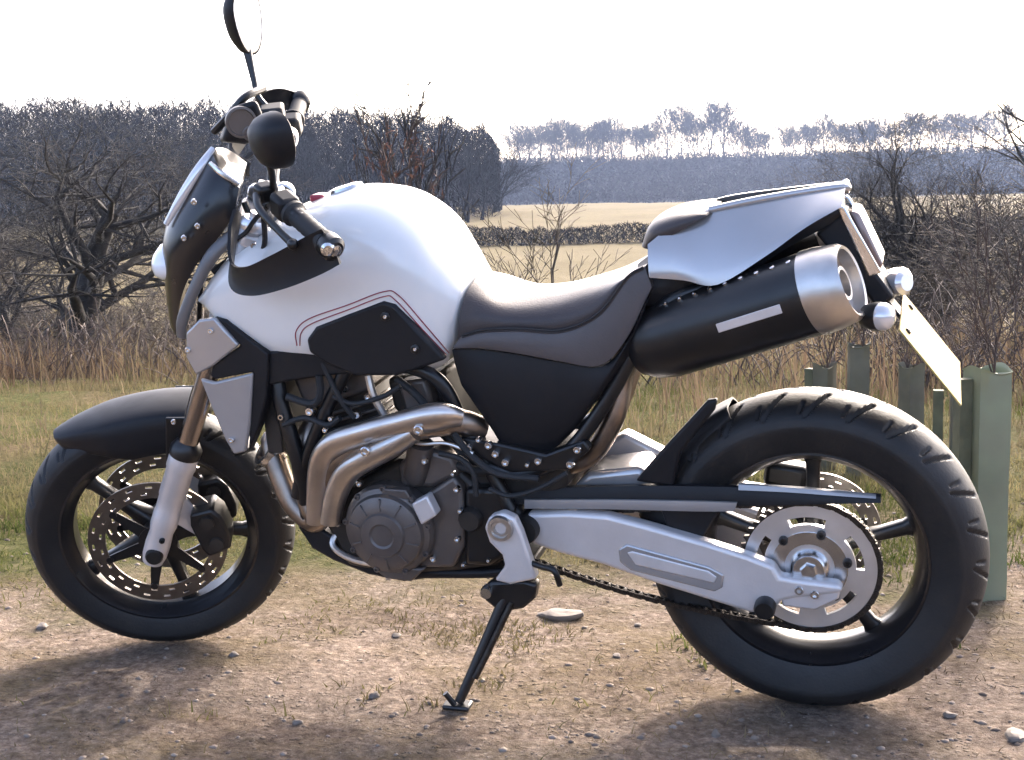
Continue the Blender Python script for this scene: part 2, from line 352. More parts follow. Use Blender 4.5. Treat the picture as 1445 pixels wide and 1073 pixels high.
# ------------------------------------------------------------------ wheels
def tyre(c, Rr, hw, rim_r, grooves, name, parent, steer):
    nt_, ns = 840, 60; th = np.linspace(0, 2*np.pi, nt_, endpoint=False); q = np.linspace(0, 1, ns)
    crown = Rr-rim_r
    prof = []
    for s_ in q*2-1:                                   # -1 .. 1 bead to bead
        a = s_*math.pi*.64; y = hw*math.sin(a)/max(1, 1); rr = Rr-crown*.5*(1-math.cos(a))*1.0
        if abs(s_) > .78: k = (abs(s_)-.78)/.22; rr = rr*(1-k)+rim_r*k; y = math.copysign(hw*(math.sin(.78*math.pi*.64))*(1-k)+hw*.78*k, s_)
        prof.append((rr, y, s_))
    vs = []
    for t in th:
        for rr, y, s_ in prof:
            d = 0
            a = abs(s_)
            if a < .60:                                # curved grooves with sloping walls
                gv = lambda f_, w_: max(0., 1-abs(f_-.5)/w_)
                e_ = min(1, max(0, (a-.07)/.06))*min(1, max(0, (.58-a)/.06))
                d = .0065*min(1, 1.8*gv((t/(2*math.pi)*grooves+(.25 if s_ > 0 else 0)-a*1.1) % 1, .07))*e_
                e_ = min(1, max(0, (a-.28)/.05))*min(1, max(0, (.52-a)/.05))
                d = max(d, .005*min(1, 1.8*gv((t/(2*math.pi)*grooves+.5+(.25 if s_ > 0 else 0)-a*.5) % 1, .06))*e_)
            rr2 = rr-d
            if .66 < a < .70: rr2 -= .0012
            vs.append((c.x+rr2*math.cos(t), y, c.z+rr2*math.sin(t)))
    fs = [(i*ns+j, ((i+1) % nt_)*ns+j, ((i+1) % nt_)*ns+j+1, i*ns+j+1) for i in range(nt_) for j in range(ns-1)]
    return MB().add(vs, fs).build(name, 'rubber', parent, steer, smooth=28)
def wheel(c, Rr, hw, rw, ang0, steer, front):
    rp = .216
    prof = [(rp+.003, -rw), (rp-.006, -rw-.002), (rp-.012, -rw+.006), (rp-.020, -rw+.02), (rp-.028, -.02), (rp-.028, .02), (rp-.020, rw-.02), (rp-.012, rw-.006), (rp-.006, rw+.002), (rp+.003, rw), (rp, rw-.012), (rp-.010, .02), (rp-.010, -.02), (rp, -rw+.012)]
    w = MB().lathe(prof, c, (0, 1, 0), 96, closed=True).build('front_wheel' if front else 'rear_wheel', 'black_gloss', bike, steer, 50)
    tyre(c, Rr, hw, rp-.001, 26 if front else 24, 'tyre', w, steer)
    MB().lathe([(.012, -.055), (.034, -.055), (.040, -.03), (.034, -.012), (.034, .012), (.040, .03), (.034, .055), (.012, .055)], c, (0, 1, 0), 36).build('hub', 'satin_black', w, steer)
    for k in range(5):
        a = R(ang0+72*k); rad = Vector((math.cos(a), 0, math.sin(a))); tan = Vector((-math.sin(a), 0, math.cos(a))); rings = []
        for r_, wd_, dp in ((.030, .030, .034), (.075, .021, .026), (.13, .0165, .020), (.175, .019, .018), (.194, .030, .017)):
            ring = []
            for j in range(12):
                b = 2*math.pi*j/12; cx = abs(math.cos(b))**.6*math.copysign(1, math.cos(b)); sy = abs(math.sin(b))**.6*math.copysign(1, math.sin(b))
                ring.append(c+rad*r_+tan*wd_*cx*.75+Vector((0, dp*sy*.8, 0)))
            rings.append(ring)
        MB().loft(rings).build('spoke', 'satin_black', w, steer, 50)
    return w
def disc(c, y, ro, ri, parent, steer, holes=True):
    """drilled brake rotor: ring of segments with real openings, plus carrier arms"""
    b = MB(); n = 60; t = .0025
    radii = [ri, ri+(ro-ri)*.22, ri+(ro-ri)*.36, ri+(ro-ri)*.64, ri+(ro-ri)*.78, ro]
    def ptt(r_, k, s_): a = 2*math.pi*k/n; return (c.x+r_*math.cos(a), y+s_*t, c.z+r_*math.sin(a))
    for k in range(n):
        for j in range(5):
            if j in (1, 3) and (k+(j//2)) % 3 == 0: continue
            p = [ptt(radii[j], k, -1), ptt(radii[j], k+1, -1), ptt(radii[j+1], k+1, -1), ptt(radii[j+1], k, -1)]+[ptt(radii[j], k, 1), ptt(radii[j], k+1, 1), ptt(radii[j+1], k+1, 1), ptt(radii[j+1], k, 1)]
            b.add(p, [(0, 3, 2, 1), (4, 5, 6, 7), (0, 1, 5, 4), (3, 7, 6, 2), (0, 4, 7, 3), (1, 2, 6, 5)])
    o = b.build('brake_disc', 'disc_steel', parent, steer, None)
    b = MB()
    for k in range(6):
        a = R(60*k+15); rad = Vector((math.cos(a), 0, math.sin(a))); tan = Vector((-math.sin(a), 0, math.cos(a))); C = Vector((c.x, y, c.z))
        b.prism([C+rad*.038+tan*.014, C+rad*.038-tan*.014, C+rad*(ri+.006)-tan*.008, C+rad*(ri+.006)+tan*.008], (0, .004 if y < 0 else -.004, 0))
        b.lathe([(0, -.004), (.008, -.004), (.008, .004), (0, .004)], C+rad*(ri+.002), (0, 1, 0), 10)
    b.lathe([(.026, -.003), (.042, -.003), (.042, .003), (.026, .003)], Vector((c.x, y, c.z)), (0, 1, 0), 30, closed=True)
    b.build('disc_carrier', 'satin_black', parent, steer, 40)
    return o
fwh = wheel(FA, FR, .060, .046, 62, True, True)
disc(FA, -.066, .149, .112, fwh, True); disc(FA, .066, .149, .112, fwh, True)
rwh = wheel(RA, RR, .081, .060, 90, False, False)
disc(RA, .090, .122, .088, rwh, False)
MB().lathe([(0, -.112), (.011, -.112), (.013, -.106), (.013, .106), (.011, .112), (0, .112)], FA, (0, 1, 0), 18).build('front_axle', 'satin_black', bike, True)

# sprocket and chain
SPC = Vector((RA.x, -.083, RA.z)); SR = .127
b = MB(); n = 47*4; ring_o = []
for k in range(n):
    a = 2*math.pi*k/n; ring_o.append(SR+(.0045 if k % 4 in (1, 2) else -.003))
y0, y1 = -.0035, .0035; ri = .1205
for k in range(n):
    a0, a1 = 2*math.pi*k/n, 2*math.pi*(k+1)/n; p = []
    for yy in (y0, y1):
        for a, rr in ((a0, ri), (a1, ri), (a1, ring_o[(k+1) % n]), (a0, ring_o[k])): p.append(SPC+Vector((rr*math.cos(a), yy, rr*math.sin(a))))
    b.add(p, [(0, 3, 2, 1), (4, 5, 6, 7), (0, 1, 5, 4), (3, 7, 6, 2)])
spr = b.build('sprocket', 'chain_steel', bike, False, 30)
# bright plate with five curved slots
b = MB(); n = 120; rad = [.034, .060, .084, .099, .1215]
for k in range(n):
    a0, a1 = 2*math.pi*k/n, 2*math.pi*(k+1)/n
    for j in range(4):
        if j == 2 and (k % 24) < 14: continue
        p = [SPC+Vector((rr*math.cos(a), yy, rr*math.sin(a))) for yy in (-.0045, .0045) for a, rr in ((a0, rad[j]), (a1, rad[j]), (a1, rad[j+1]), (a0, rad[j+1]))]
        b.add(p, [(0, 3, 2, 1), (4, 5, 6, 7), (0, 1, 5, 4), (3, 7, 6, 2), (0, 4, 7, 3), (1, 2, 6, 5)])
b.build('sprocket_plate', 'sprocket_alu', spr, False, None)
MB().lathe([(.012, -.022), (.028, -.022), (.033, -.016), (.037, -.004), (.070, -.006), (.070, .012), (.012, .012)], SPC, (0, 1, 0), 40).build('sprocket_carrier', 'bright_steel', spr, False, 30)
for k in range(6):
    a = R(60*k+12); bolt(SPC+Vector((.070*math.cos(a), -.006, .070*math.sin(a))), .0085, .010, spr, 'engine_dark')
MB().lathe([(0, -.03), (.014, -.03), (.017, -.024), (.017, -.01), (0, -.01)], SPC, (0, 1, 0), 6).build('axle_nut', 'bright_steel', spr, False, 20)
FSP = P(716, 752, -.083); r1, r2 = .040, SR
dv = Vector((FSP.x-SPC.x, FSP.z-SPC.z)); D_ = dv.length; base = math.atan2(dv.y, dv.x); al = math.acos((r2-r1)/D_)
path = []
for k in range(41):                                    # round the back of the big sprocket from top to bottom tangent
    a = base-al-(2*math.pi-2*al)*k/40; path.append(Vector((SPC.x+r2*math.cos(a), -.083, SPC.z+r2*math.sin(a))))
for k in range(1, 31):                                 # lower run, slightly slack
    t = k/31; a = base+al; A = Vector((SPC.x+r2*math.cos(a), -.083, SPC.z+r2*math.sin(a))); B2 = Vector((FSP.x+r1*math.cos(a), -.083, FSP.z+r1*math.sin(a)))
    path.append(A.lerp(B2, t)-Vector((0, 0, .020*math.sin(math.pi*t))))
for k in range(13):
    a = base+al-(2*al)*k/12; path.append(Vector((FSP.x+r1*math.cos(a), -.083, FSP.z+r1*math.sin(a))))
path.append(path[0].copy())
if path[30].z > SPC.z+.05 and False: pass
seg = [0.]
for a, c_ in zip(path, path[1:]): seg.append(seg[-1]+(c_-a).length)
nl = int(seg[-1]/.0159); link_pts = []
for k in range(nl):
    d = seg[-1]*k/nl; i = max(j for j in range(len(seg)-1) if seg[j] <= d); t = (d-seg[i])/(seg[i+1]-seg[i]+1e-9); link_pts.append(path[i].lerp(path[i+1], t))
b = MB()
for p in link_pts: b.lathe([(0, -.0085), (.004, -.0085), (.0052, -.006), (.0052, .006), (.004, .0085), (0, .0085)], p, (0, 1, 0), 8)
chn = b.build('chain', 'chain_steel', bike, False, 40)
lm = []
for w_, yy in ((.0086, -.0078), (.0080, -.0050)):
    q = MB(); out = []
    for k in range(16):
        a = 2*math.pi*k/16; x = .0079*(1 if math.cos(a) > 0 else -1)+.0068*math.cos(a); zz = w_*.66*math.sin(a)*(1 if abs(math.cos(a)) > .25 else .8); out.append(Vector((x, yy, zz)))
    q.prism(out, (0, .0018, 0)); q.prism([Vector((v.x, -v.y-.0018, v.z)) for v in out], (0, .0018, 0)); lm.append(q)
proto = []
for q in lm:
    o = q.build('chain_link', 'chain_steel', chn, False, 40); proto.append(o)
for k in range(nl):
    a, c_ = link_pts[k], link_pts[(k+1) % nl]; o = proto[k % 2]
    if k >= 2: o = o.copy(); COL.objects.link(o); o.parent = chn
    o.location = (a+c_)/2; o.rotation_euler = (0, -math.atan2((c_-a).z, (c_-a).x), 0)

# ------------------------------------------------------------------ front end (turned with the bars)
for sgn in (-1, 1):
    y = .100*sgn; a0 = FA+Vector((0, y, 0)); nm = 'fork_leg'
    A = lambda t, o=0: a0+SV*t+Vector((math.cos(RAKE), 0, -math.sin(RAKE)))*o
    fl = MB().lathe([(0, -.028), (.022, -.028), (.026, -.01), (.027, .02), (.025, .05), (.0285, .07), (.0285, .10), (.027, .105), (.027, .14), (.029, .145), (.029, .21), (.031, .215), (.031, .245), (.028, .252), (.022, .252)], A(0), SV, 32).build(nm, 'cast_alu', bike, True, 35)
    MB().lathe([(.0215, .24), (.0325, .245), (.0335, .262), (.026, .275), (.0215, .28)], A(0), SV, 28).build('dust_seal', 'satin_black', fl, True)
    MB().lathe([(.0215, .25), (.0215, .50)], A(0), SV, 28).build('stanchion', 'stanchion', fl, True)
    MB().lathe([(.0245, .49), (.0255, .495), (.0255, .77), (.022, .775), (0, .775)], A(0), SV, 28).build('fork_tube', 'grey_panel', fl, True)
    MB().lathe([(.024, .765), (.028, .77), (.028, .782), (.022, .79), (.012, .79), (.012, .802), (0, .802)], A(0), SV, 20).build('fork_cap', 'fresh_alu', fl, True)
    MB().lathe([(0, -.014), (.016, -.014), (.019, -.008), (.019, .012), (0, .012)], A(0)+Vector((0, .018*sgn, 0)), (0, 1, 0), 20).build('axle_clamp', 'engine_dark', fl, True)
    bolt(A(.045, .006)+Vector((0, .026*sgn, 0)), .006, .006, fl, 'engine_dark', True, (0, sgn, 0))
    # four pot caliper behind the leg
    cc = A(.095, .085); e1 = Vector((math.cos(R(40)), 0, math.sin(R(40)))); e2 = Vector((-e1.z, 0, e1.x))
    c2 = FA+Vector((.128*math.cos(R(12)), .066*sgn, .128*math.sin(R(12)))); rr = Vector((math.cos(R(12)), 0, math.sin(R(12)))); tt = Vector((-rr.z, 0, rr.x))
    ol = [c2+rr*x+tt*z for x, z in ((-.028, -.055), (.024, -.050), (.034, -.02), (.034, .03), (.022, .055), (-.026, .058), (-.036, .03), (-.036, -.03))]
    cal = MB().prism([p+Vector((0, -.036, 0)) for p in ol], (0, .072, 0)).build('brake_caliper', 'satin_black', bike, True, 40, .006)
    for q in (-.028, .028):
        MB().lathe([(0, -.042), (.015, -.042), (.017, -.034), (.017, .034), (.015, .042), (0, .042)], c2+tt*q, (0, 1, 0), 18).build('piston_cap', 'engine_dark', cal, True)
    MB().prism([A(.08, .0)+Vector((0, .008, 0)), A(.16, .0)+Vector((0, .008, 0)), c2+tt*.05+rr*-.02, c2-tt*.05+rr*-.02], (0, -.014*sgn, 0)).build('caliper_bracket', 'cast_alu', cal, True, 30, .002)
# front mudguard: an arched shell over the tyre
def fender():
    rings = []; n = 34
    for i in range(n):
        t = i/(n-1); a = R(124-55*t); rr = FR+.028-.016*math.sin(math.pi*t)+.010*t
        hw = .030+.046*min(1, t*2.6)**.6; drop = .014+.052*min(1, t*1.8); c = FA; o = []
        for j in range(17):
            s_ = j/8-1; yy = hw*math.sin(s_*math.pi/2)**1; k = abs(s_)
            dz = rr-(1-math.cos(s_*math.pi/2))*.030-max(0, k-.62)/.38*drop
            o.append(c+Vector((dz*math.cos(a), hw*math.sin(max(-1, min(1, s_*1.25))*math.pi/2), dz*math.sin(a))))
        inn = [v+(c-v).normalized()*.0045+Vector((0, -.003*math.copysign(1, v.y) if abs(v.y) > .02 else 0, 0)) for v in o]
        rings.append(o+inn[::-1])
    return MB().loft(rings)
fen = fender().build('front_mudguard', 'black_plastic', bike, True, 50)
for sgn in (-1, 1):
    MB().prism([FA+SV*.30+Vector((-.05, .079*sgn, .03)), FA+SV*.30+Vector((.03, .079*sgn, .02)), FA+SV*.225+Vector((.025, .079*sgn, .0)), FA+SV*.22+Vector((-.035, .079*sgn, 0))], (0, -.006*sgn, 0)).build('mudguard_stay', 'satin_black', fen, True, 40, .002)
    bolt(FA+SV*.30+Vector((-.035, .08*sgn, .02)), .006, .005, fen, 'bright_steel', True, (0, sgn, 0))
# yokes
def TOP(t, o=0, y=0): return FA+SV*t+Vector((math.cos(RAKE), 0, -math.sin(RAKE)))*o+Vector((0, y, 0))
for t, th in ((.555, .034), (.735, .026)):
    y = MB().prism([TOP(t, -.035, -.10), TOP(t, -.03, -.06), TOP(t, .045, -.035), TOP(t, .075, -.03), TOP(t, .075, .03), TOP(t, .045, .035), TOP(t, -.03, .06), TOP(t, -.035, .10), TOP(t, .02, .128), TOP(t, .035, .09), TOP(t, .065, .04), TOP(t, .065, -.04), TOP(t, .035, -.09), TOP(t, .02, -.128)][0:14] if False else
        [TOP(t, -.032, -.09), TOP(t, -.032, .09), TOP(t, -.012, .128), TOP(t, .022, .128), TOP(t, .074, .04), TOP(t, .074, -.04), TOP(t, .022, -.128), TOP(t, -.012, -.128)], SV*th).build('triple_clamp', 'cast_alu', bike, True, 40, .006)
    for s_ in (-1, 1): bolt(TOP(t+th/2, .012, .130*s_), .007, .008, y, 'bright_steel', True, (0, s_, 0))
MB().lathe([(.028, -.17), (.031, -.165), (.031, .02), (.028, .03)], TOP(.73, .039), SV, 28).build('steering_stem', 'satin_black', bike, True)
# handlebar
Lend = Q(463, 345, -.395); Rend = Vector((-.300, .395, 1.105)); Lg = Q(398, 287, -.265)
mid = TOP(.80, .035); Rg = Vector((mid.x+(Rend.x-mid.x)*.62, .265, 1.085))
hb = MB().tube([Lend, Lg, Vector((mid.x-.01, -.13, mid.z+.035)), Vector((mid.x-.012, -.07, mid.z)), Vector((mid.x-.012, .07, mid.z)), Vector((mid.x-.01, .13, mid.z+.035)), Rg, Rend], .0125, 14, 6).build('handlebar', 'satin_black', bike, True)
for s_, E_, G_ in ((-1, Lend, Lg), (1, Rend, Rg)):
    d = (E_-G_).normalized()
    MB().lathe([(.012, .035), (.024, .037), (.024, .045), (.0175, .05)]+[(.0172+.0012*(k % 2), .055+.008*k) for k in range(11)]+[(.021, .147), (.021, .153), (.012, .155)], G_, d, 20).build('grip', 'grip_rubber', hb, True, 50)
    MB().lathe([(0, -.012), (.018, -.012), (.023, -.006), (.023, .014), (.016, .02), (.011, .02), (.010, .012), (0, .012)], E_+d*.004, d, 24).build('bar_end_weight', 'satin_black', hb, True)
    MB().lathe([(0, .016), (.010, .016), (.011, .022), (.007, .024), (0, .023)], E_+d*.004, d, 16).build('bar_end_bolt', 'bright_steel', hb, True)
    M = d.to_track_quat('X', 'Z').to_matrix()
    MB().box(G_+d*.010, (.048, .042, .046), M).build('switch_gear', 'black_plastic', hb, True, 40, .010, 3)
    MB().box(G_+d*-.038+Vector((-.012, 0, .004)), (.030, .036, .036), M).build('lever_perch', 'satin_black', hb, True, 40, .008, 3)
    lv = [G_+d*-.03+Vector((-.030, 0, .006)), G_+d*.02+Vector((-.050, 0, .004)), G_+d*.09+Vector((-.052, 0, -.002)), G_+d*.135+Vector((-.050, 0, -.006))]
    l_ = MB().tube(lv, [.010, .008, .007, .008], 10, 5, flat=.7); l_.ball(lv[-1], .0105, 8); l_.build('lever', 'satin_black', hb, True)
# master cylinder on the right bar
MB().box(Rg+Vector((-.03, -.045, .045)), (.05, .06, .034)).build('brake_reservoir', 'grip_rubber', hb, True, 40, .006)
# bar clamp
MB().box(mid+Vector((-.012, 0, 0)), (.05, .11, .045)).build('bar_clamp', 'fresh_alu', hb, True, 40, .008)
for s_ in (-1, 1):
    MB().lathe([(.017, -.075), (.017, -.03), (.021, -.02), (.021, .012), (.012, .022), (0, .022)], mid+Vector((-.012, .042*s_, .006)), SV, 20).build('bar_riser', 'fresh_alu', hb, True)
    MB().lathe([(.017, -.014), (.021, -.012), (.021, .012), (.017, .014)], (Lg if s_ < 0 else Rg)+Vector((-.002, -s_*.07, -.004)), (0, 1, .12*s_), 18).build('clamp_ring', 'fresh_alu', hb, True)
MB().lathe([(0, -.01), (.024, -.01), (.026, 0), (.026, .02), (.018, .026), (0, .026)], TOP(.775, .045), SV, 22).build('steering_nut', 'fresh_alu', hb, True)
# hand guards: a wide black band from the bar end round the front of the grip
def guard(pts, wid, name):
    p = crom(pts, 8); ww = crom([Vector((w, 0, 0)) for w in wid], 8); rings = []
    for i, c in enumerate(p):
        t = (p[min(i+1, len(p)-1)]-p[max(0, i-1)]).normalized(); upv = Vector((.15, 0, 1)); upv = (upv-t*upv.dot(t)).normalized(); nn = t.cross(upv); h = ww[i].x; rings.append([c+upv*h+nn*.003, c+upv*h*.6+nn*.007, c-upv*h*.6+nn*.007, c-upv*h+nn*.003, c-upv*h-nn*.003, c-upv*h*.6+nn*.001, c+upv*h*.6+nn*.001, c+upv*h-nn*.003])
    return MB().loft(rings).build(name, 'black_plastic', bike, True, 60)
gl = [Lend+Vector((.006, -.012, 0)), Q(440, 362, -.385), Q(395, 383, -.35), Q(352, 397, -.30), Q(327, 388, -.25), Q(326, 345, -.20), Q(334, 300, -.16)]
hg = guard(gl, [.034, .035, .032, .027, .025, .026, .016], 'hand_guard')
MB().lathe([(0, 0), (.012, 0), (.0125, .004), (.008, .008), (0, .008)], Lend+Vector((.0, -.022, 0)), (.1, -1, 0), 18).build('guard_bolt', 'bright_steel', hg, True)
gr_ = [Rend+Vector((.0, .012, .0)), Rend+Vector((-.045, .0, .012)), Rend+Vector((-.085, -.05, .01)), Rend+Vector((-.10, -.11, .0)), Vector((mid.x-.10, .18, 1.06)), Vector((mid.x-.06, .13, 1.04))]
guard(gr_, [.018, .026, .030, .030, .024, .014], 'hand_guard')
# mirrors
def mirror(c, nrm, upv, w, h, stem, sgn):
    nrm = nrm.normalized(); upv = (upv-nrm*upv.dot(nrm)).normalized(); sd = upv.cross(nrm); n = 28
    def ring(k, d):
        o = []
        for i in range(n):
            a = 2*math.pi*i/n; x = math.cos(a); z = math.sin(a); ex = abs(x)**.85*math.copysign(1, x); ez = abs(z)**.85*math.copysign(1, z)
            o.append(c+sd*ex*w*k*(1+.18*ez)+upv*ez*h*k-nrm*d)
        return o
    hs = MB().loft([ring(.93, .004), ring(.95, -.002), ring(1, 0), ring(1.0, .008), ring(.93, .022), ring(.74, .036), ring(.45, .044), ring(.1, .046)]).build('mirror', 'black_plastic', bike, True, 50)
    MB().loft([ring(.93, .003), ring(.93, -.0005)]).build('mirror_glass', 'mirror_glass', hs, True, 30)
    MB().tube(stem, [.0075, .007, .007, .010], 10, 6).build('mirror_stem', 'satin_black', hs, True)
lm_c = Q(394, 197, -.31); rm_c = Vector((lm_c.x-.06, .31, lm_c.z+.055)); rm_c = Q(351, 30, .30)
mirror(lm_c, Vector((1, .60, .05)), Vector((-.62, -.1, 1)), .062, .050, [Lg+Vector((-.012, .03, .02)), Q(386, 262, -.245), Q(383, 240, -.27), lm_c+Vector((-.03, .03, -.015))], -1)
mirror(rm_c, Vector((1, -.62, -.02)), Vector((-.10, 0, 1)), .047, .072, [Rg+Vector((-.012, -.03, .02)), Q(366, 140, .25), Q(358, 112, .27), Q(349, 72, .297)], 1)
# headlight cowl: glossy dark shell with screen, lens, three rivets a side
HL_T = [(300, 208), (262, 262), (232, 318), (224, 345)]
cow = symloft([((301, 212), (338, 264), .085), ((284, 232), (330, 300), .105), ((262, 266), (312, 330), .112), ((240, 305), (285, 362), .105), ((230, 340), (262, 402), .085), ((232, 385), (252, 440), .060), ((238, 440), (250, 478), .035)],
    [(0, 1.0), (.3, .98), (.6, .86), (.82, .6), (.95, .3), (1, 0)], 5, Q, .95).build('headlight_cowl', 'black_gloss', bike, True, 50)
MB().tube([Q(301, 209, -.01), Q(281, 237, -.035), Q(258, 275, -.045), Q(234, 317, -.045)], [.006, .009, .010, .006], 10, 6, flat=.5).build('screen_glare', 'indicator', cow, True)  # pale strip down the screen, its whiteness standing in for glare
MB().tube([Q(296, 230, -.075), Q(312, 244, -.088), Q(338, 261, -.098)], [.004, .006, .004], 8, 5).build('cowl_trim', 'bright_steel', cow, True)
for px, py in ((274, 285), (279, 319), (260, 336)): bolt(Q(px, py, -.113), .006, .005, cow, 'bright_steel', True, name='rivet')
b = MB(); cl = Q(243, 366, 0); rings = []
for k, d in ((1, .045), (1.02, .02), (.95, .0), (.75, -.016), (.4, -.026), (.05, -.03)):
    rings.append([cl+Vector((d-.012+.2*.055*k*math.sin(a), .060*k*math.cos(a), .040*k*math.sin(a))) for a in [2*math.pi*i/28 for i in range(28)]])
b.loft(rings).build('headlight_lens', 'lens_clear', cow, True, 50)
# instruments behind the cowl
ic = MB().loft([[Q(px, py, y_) for px, py, y_ in r_] for r_ in (
    ((312, 200, -.06), (330, 150, -.06), (362, 140, -.06), (372, 165, -.06), (352, 205, -.06)), ((308, 200, .06), (326, 152, .06), (358, 142, .06), (368, 165, .06), (350, 205, .06)))]).build('instrument_panel', 'black_plastic', bike, True, 40, .010, 3)
for px, py, r_ in ((340, 172, .03), (352, 188, .014)):
    MB().lathe([(r_, -.004), (r_, .012), (r_*.85, .013), (r_*.8, .008), (0, .008)], Q(px, py, -.062), (0.2, -1, .1), 24).build('dial', 'engine_grey', ic, True)
MB().tube([Q(302, 186, .02), Q(322, 165, .0), Q(345, 138, 0), Q(372, 125, .06)], .008, 8, 5).build('visor_bar', 'satin_black', ic, True)
# light grey fork shroud and head bracket between cowl and tank
MB().tube([Q(330, 330, -.11), Q(300, 360, -.12), Q(278, 400, -.12), Q(258, 450, -.115), Q(256, 475, -.11)], [.013, .015, .013, .013, .012], 12, 5, flat=.6).build('cowl_bracket', 'bracket_grey', bike, True)
MB().tube([Q(345, 285, -.06), Q(355, 320, -.07), Q(330, 360, -.08), Q(300, 385, -.10)], .007, 8, 6).build('brake_hose', 'grip_rubber', bike, True)
MB().tube([Lg+Vector((-.03, .04, 0)), Q(372, 300, -.18), Q(372, 350, -.15), Q(345, 385, -.12), Q(310, 440, -.10)], .0055, 8, 8).build('clutch_cable', 'grip_rubber', bike, True)
MB().tube([Lg+Vector((-.02, .05, -.01)), Q(360, 310, -.16), Q(345, 330, -.13), Q(318, 345, -.11)], .0045, 8, 8).build('switch_wire', 'grip_rubber', bike, True)
MB().tube([Rg+Vector((-.03, -.05, 0)), Vector((mid.x-.13, .12, 1.02)), Vector((mid.x-.16, .05, .95)), FA+SV*.5+Vector((-.05, .03, 0)), FA+SV*.3+Vector((0, .07, 0)), FA+Vector((.12, .07, .06))], .005, 8, 8).build('brake_hose', 'grip_rubber', bike, True)

# ------------------------------------------------------------------ tank, seat, tail
tk = symloft([((322, 398), (296, 428), .135), ((346, 352), (318, 462), .150), ((385, 312), (350, 482), .158), ((440, 283), (392, 506), .164), ((500, 263), (445, 512), .168), ((540, 259), (500, 522), .168), ((580, 269), (556, 528), .164), ((620, 298), (600, 524), .155), ((650, 342), (630, 512), .135), ((677, 386), (645, 488), .112)],
    [(0, .80), (.12, .95), (.32, 1), (.55, 1.0), (.74, .94), (.87, .78), (.955, .48), (1, 0)], 6).build('fuel_tank', 'white_paint', bike, False, 60)
MB().lathe([(0, .0), (.034, .0), (.036, .004), (.034, .010), (.02, .013), (0, .013)], P(486, 270, 0)+Vector((0, .01, -.002)), (-.25, 0, 1), 30).build('fuel_cap', 'bright_steel', tk)
MB().box(P(452, 279, 0)+Vector((0, 0, 0)), (.03, .04, .016)).build('tank_badge', 'pinstripe', tk, False, 40, .005)
PNL = [(432, 480), (445, 462), (490, 444), (540, 426), (556, 431), (592, 470), (628, 508), (600, 518), (560, 531), (500, 531), (462, 515), (436, 498)]
pan = plate(PNL, -.172, .022, 0).build('tank_side_panel', 'black_plastic', bike, False, 40, .006, 3)
plate(PNL, -.172, .022).build('tank_side_panel', 'black_plastic', bike, False, 40, .006, 3, mirror=True)
for px, py in ((544, 447), (586, 493)): bolt(P(px, py, -.172), .009, .004, pan, 'satin_black'); bolt(P(px, py, -.175), .004, .004, pan, 'bright_steel', name='bolt_head')
for off in (0, 7):
    l = [(423-off*.6, 488), (425-off, 470-off*.4), (440-off*.5, 457-off), (490, 438-off), (541, 419-off), (558+off*.6, 424-off), (595+off*.8, 464-off*.6), (630+off*.5, 501-off*.4)]
    # thin tape laid against the tank skin
    bpy.context.view_layer.update(); pts_ = []
    for q in crom([Vector((x, y, 0)) for x, y in l], 8):
        o_ = BI @ CAM; d_ = (P(q.x, q.y, -.2)-o_).normalized(); hit, loc, nn, fi = tk.ray_cast(o_, d_)
        if hit: pts_.append(loc-d_*.0012)
    if len(pts_) > 4: MB().tube(pts_, .0011, 6, 1).build('pinstripe', 'pinstripe', tk)
# seat: dark pad over a lighter band
st = symloft([((680, 386), (646, 482), .128), ((698, 393), (680, 470), .132), ((735, 408), (730, 465), .130), ((790, 405), (790, 467), .132), ((850, 390), (842, 445), .128), ((890, 379), (880, 395), .118), ((908, 377), (902, 385), .105)],
    [(0, 1), (.25, 1.0), (.5, .95), (.75, .80), (.90, .55), (.98, .25), (1, 0)], 6, P, 1.0).build('seat', 'seat_vinyl', bike, False, 60)
panel([(652, 474), (682, 466), (732, 464), (792, 466), (845, 442), (884, 392), (910, 376)], [(638, 492), (676, 492), (730, 499), (790, 510), (846, 516), (884, 478), (920, 405)], [-.130, -.133, -.133, -.133, -.129, -.121, -.11], [-.138, -.139, -.139, -.138, -.134, -.128, -.118], .006, .03).build('seat_band', 'seat_band', st, False, 60)
panel([(652, 474), (682, 466), (732, 464), (792, 466), (845, 442), (884, 392), (910, 376)], [(638, 492), (676, 492), (730, 499), (790, 510), (846, 516), (884, 478), (920, 405)], [-.130, -.133, -.133, -.133, -.129, -.121, -.11], [-.138, -.139, -.139, -.138, -.134, -.128, -.118], .006, .03).build('seat_band', 'seat_band', st, False, 60, mirror=True)
for off_ in (0, 3):                                    # piping and stitch line between pad and band
    MB().tube([P(x, y+off_, -(l_+.004)) for x, y, l_ in ((652, 474, .130), (682, 466, .133), (732, 464, .133), (792, 466, .133), (845, 442, .129), (884, 392, .121), (908, 377, .11))], .0022 if not off_ else .0012, 6, 6).build('piping' if not off_ else 'stitching', 'grip_rubber' if not off_ else 'seat_vinyl', st)
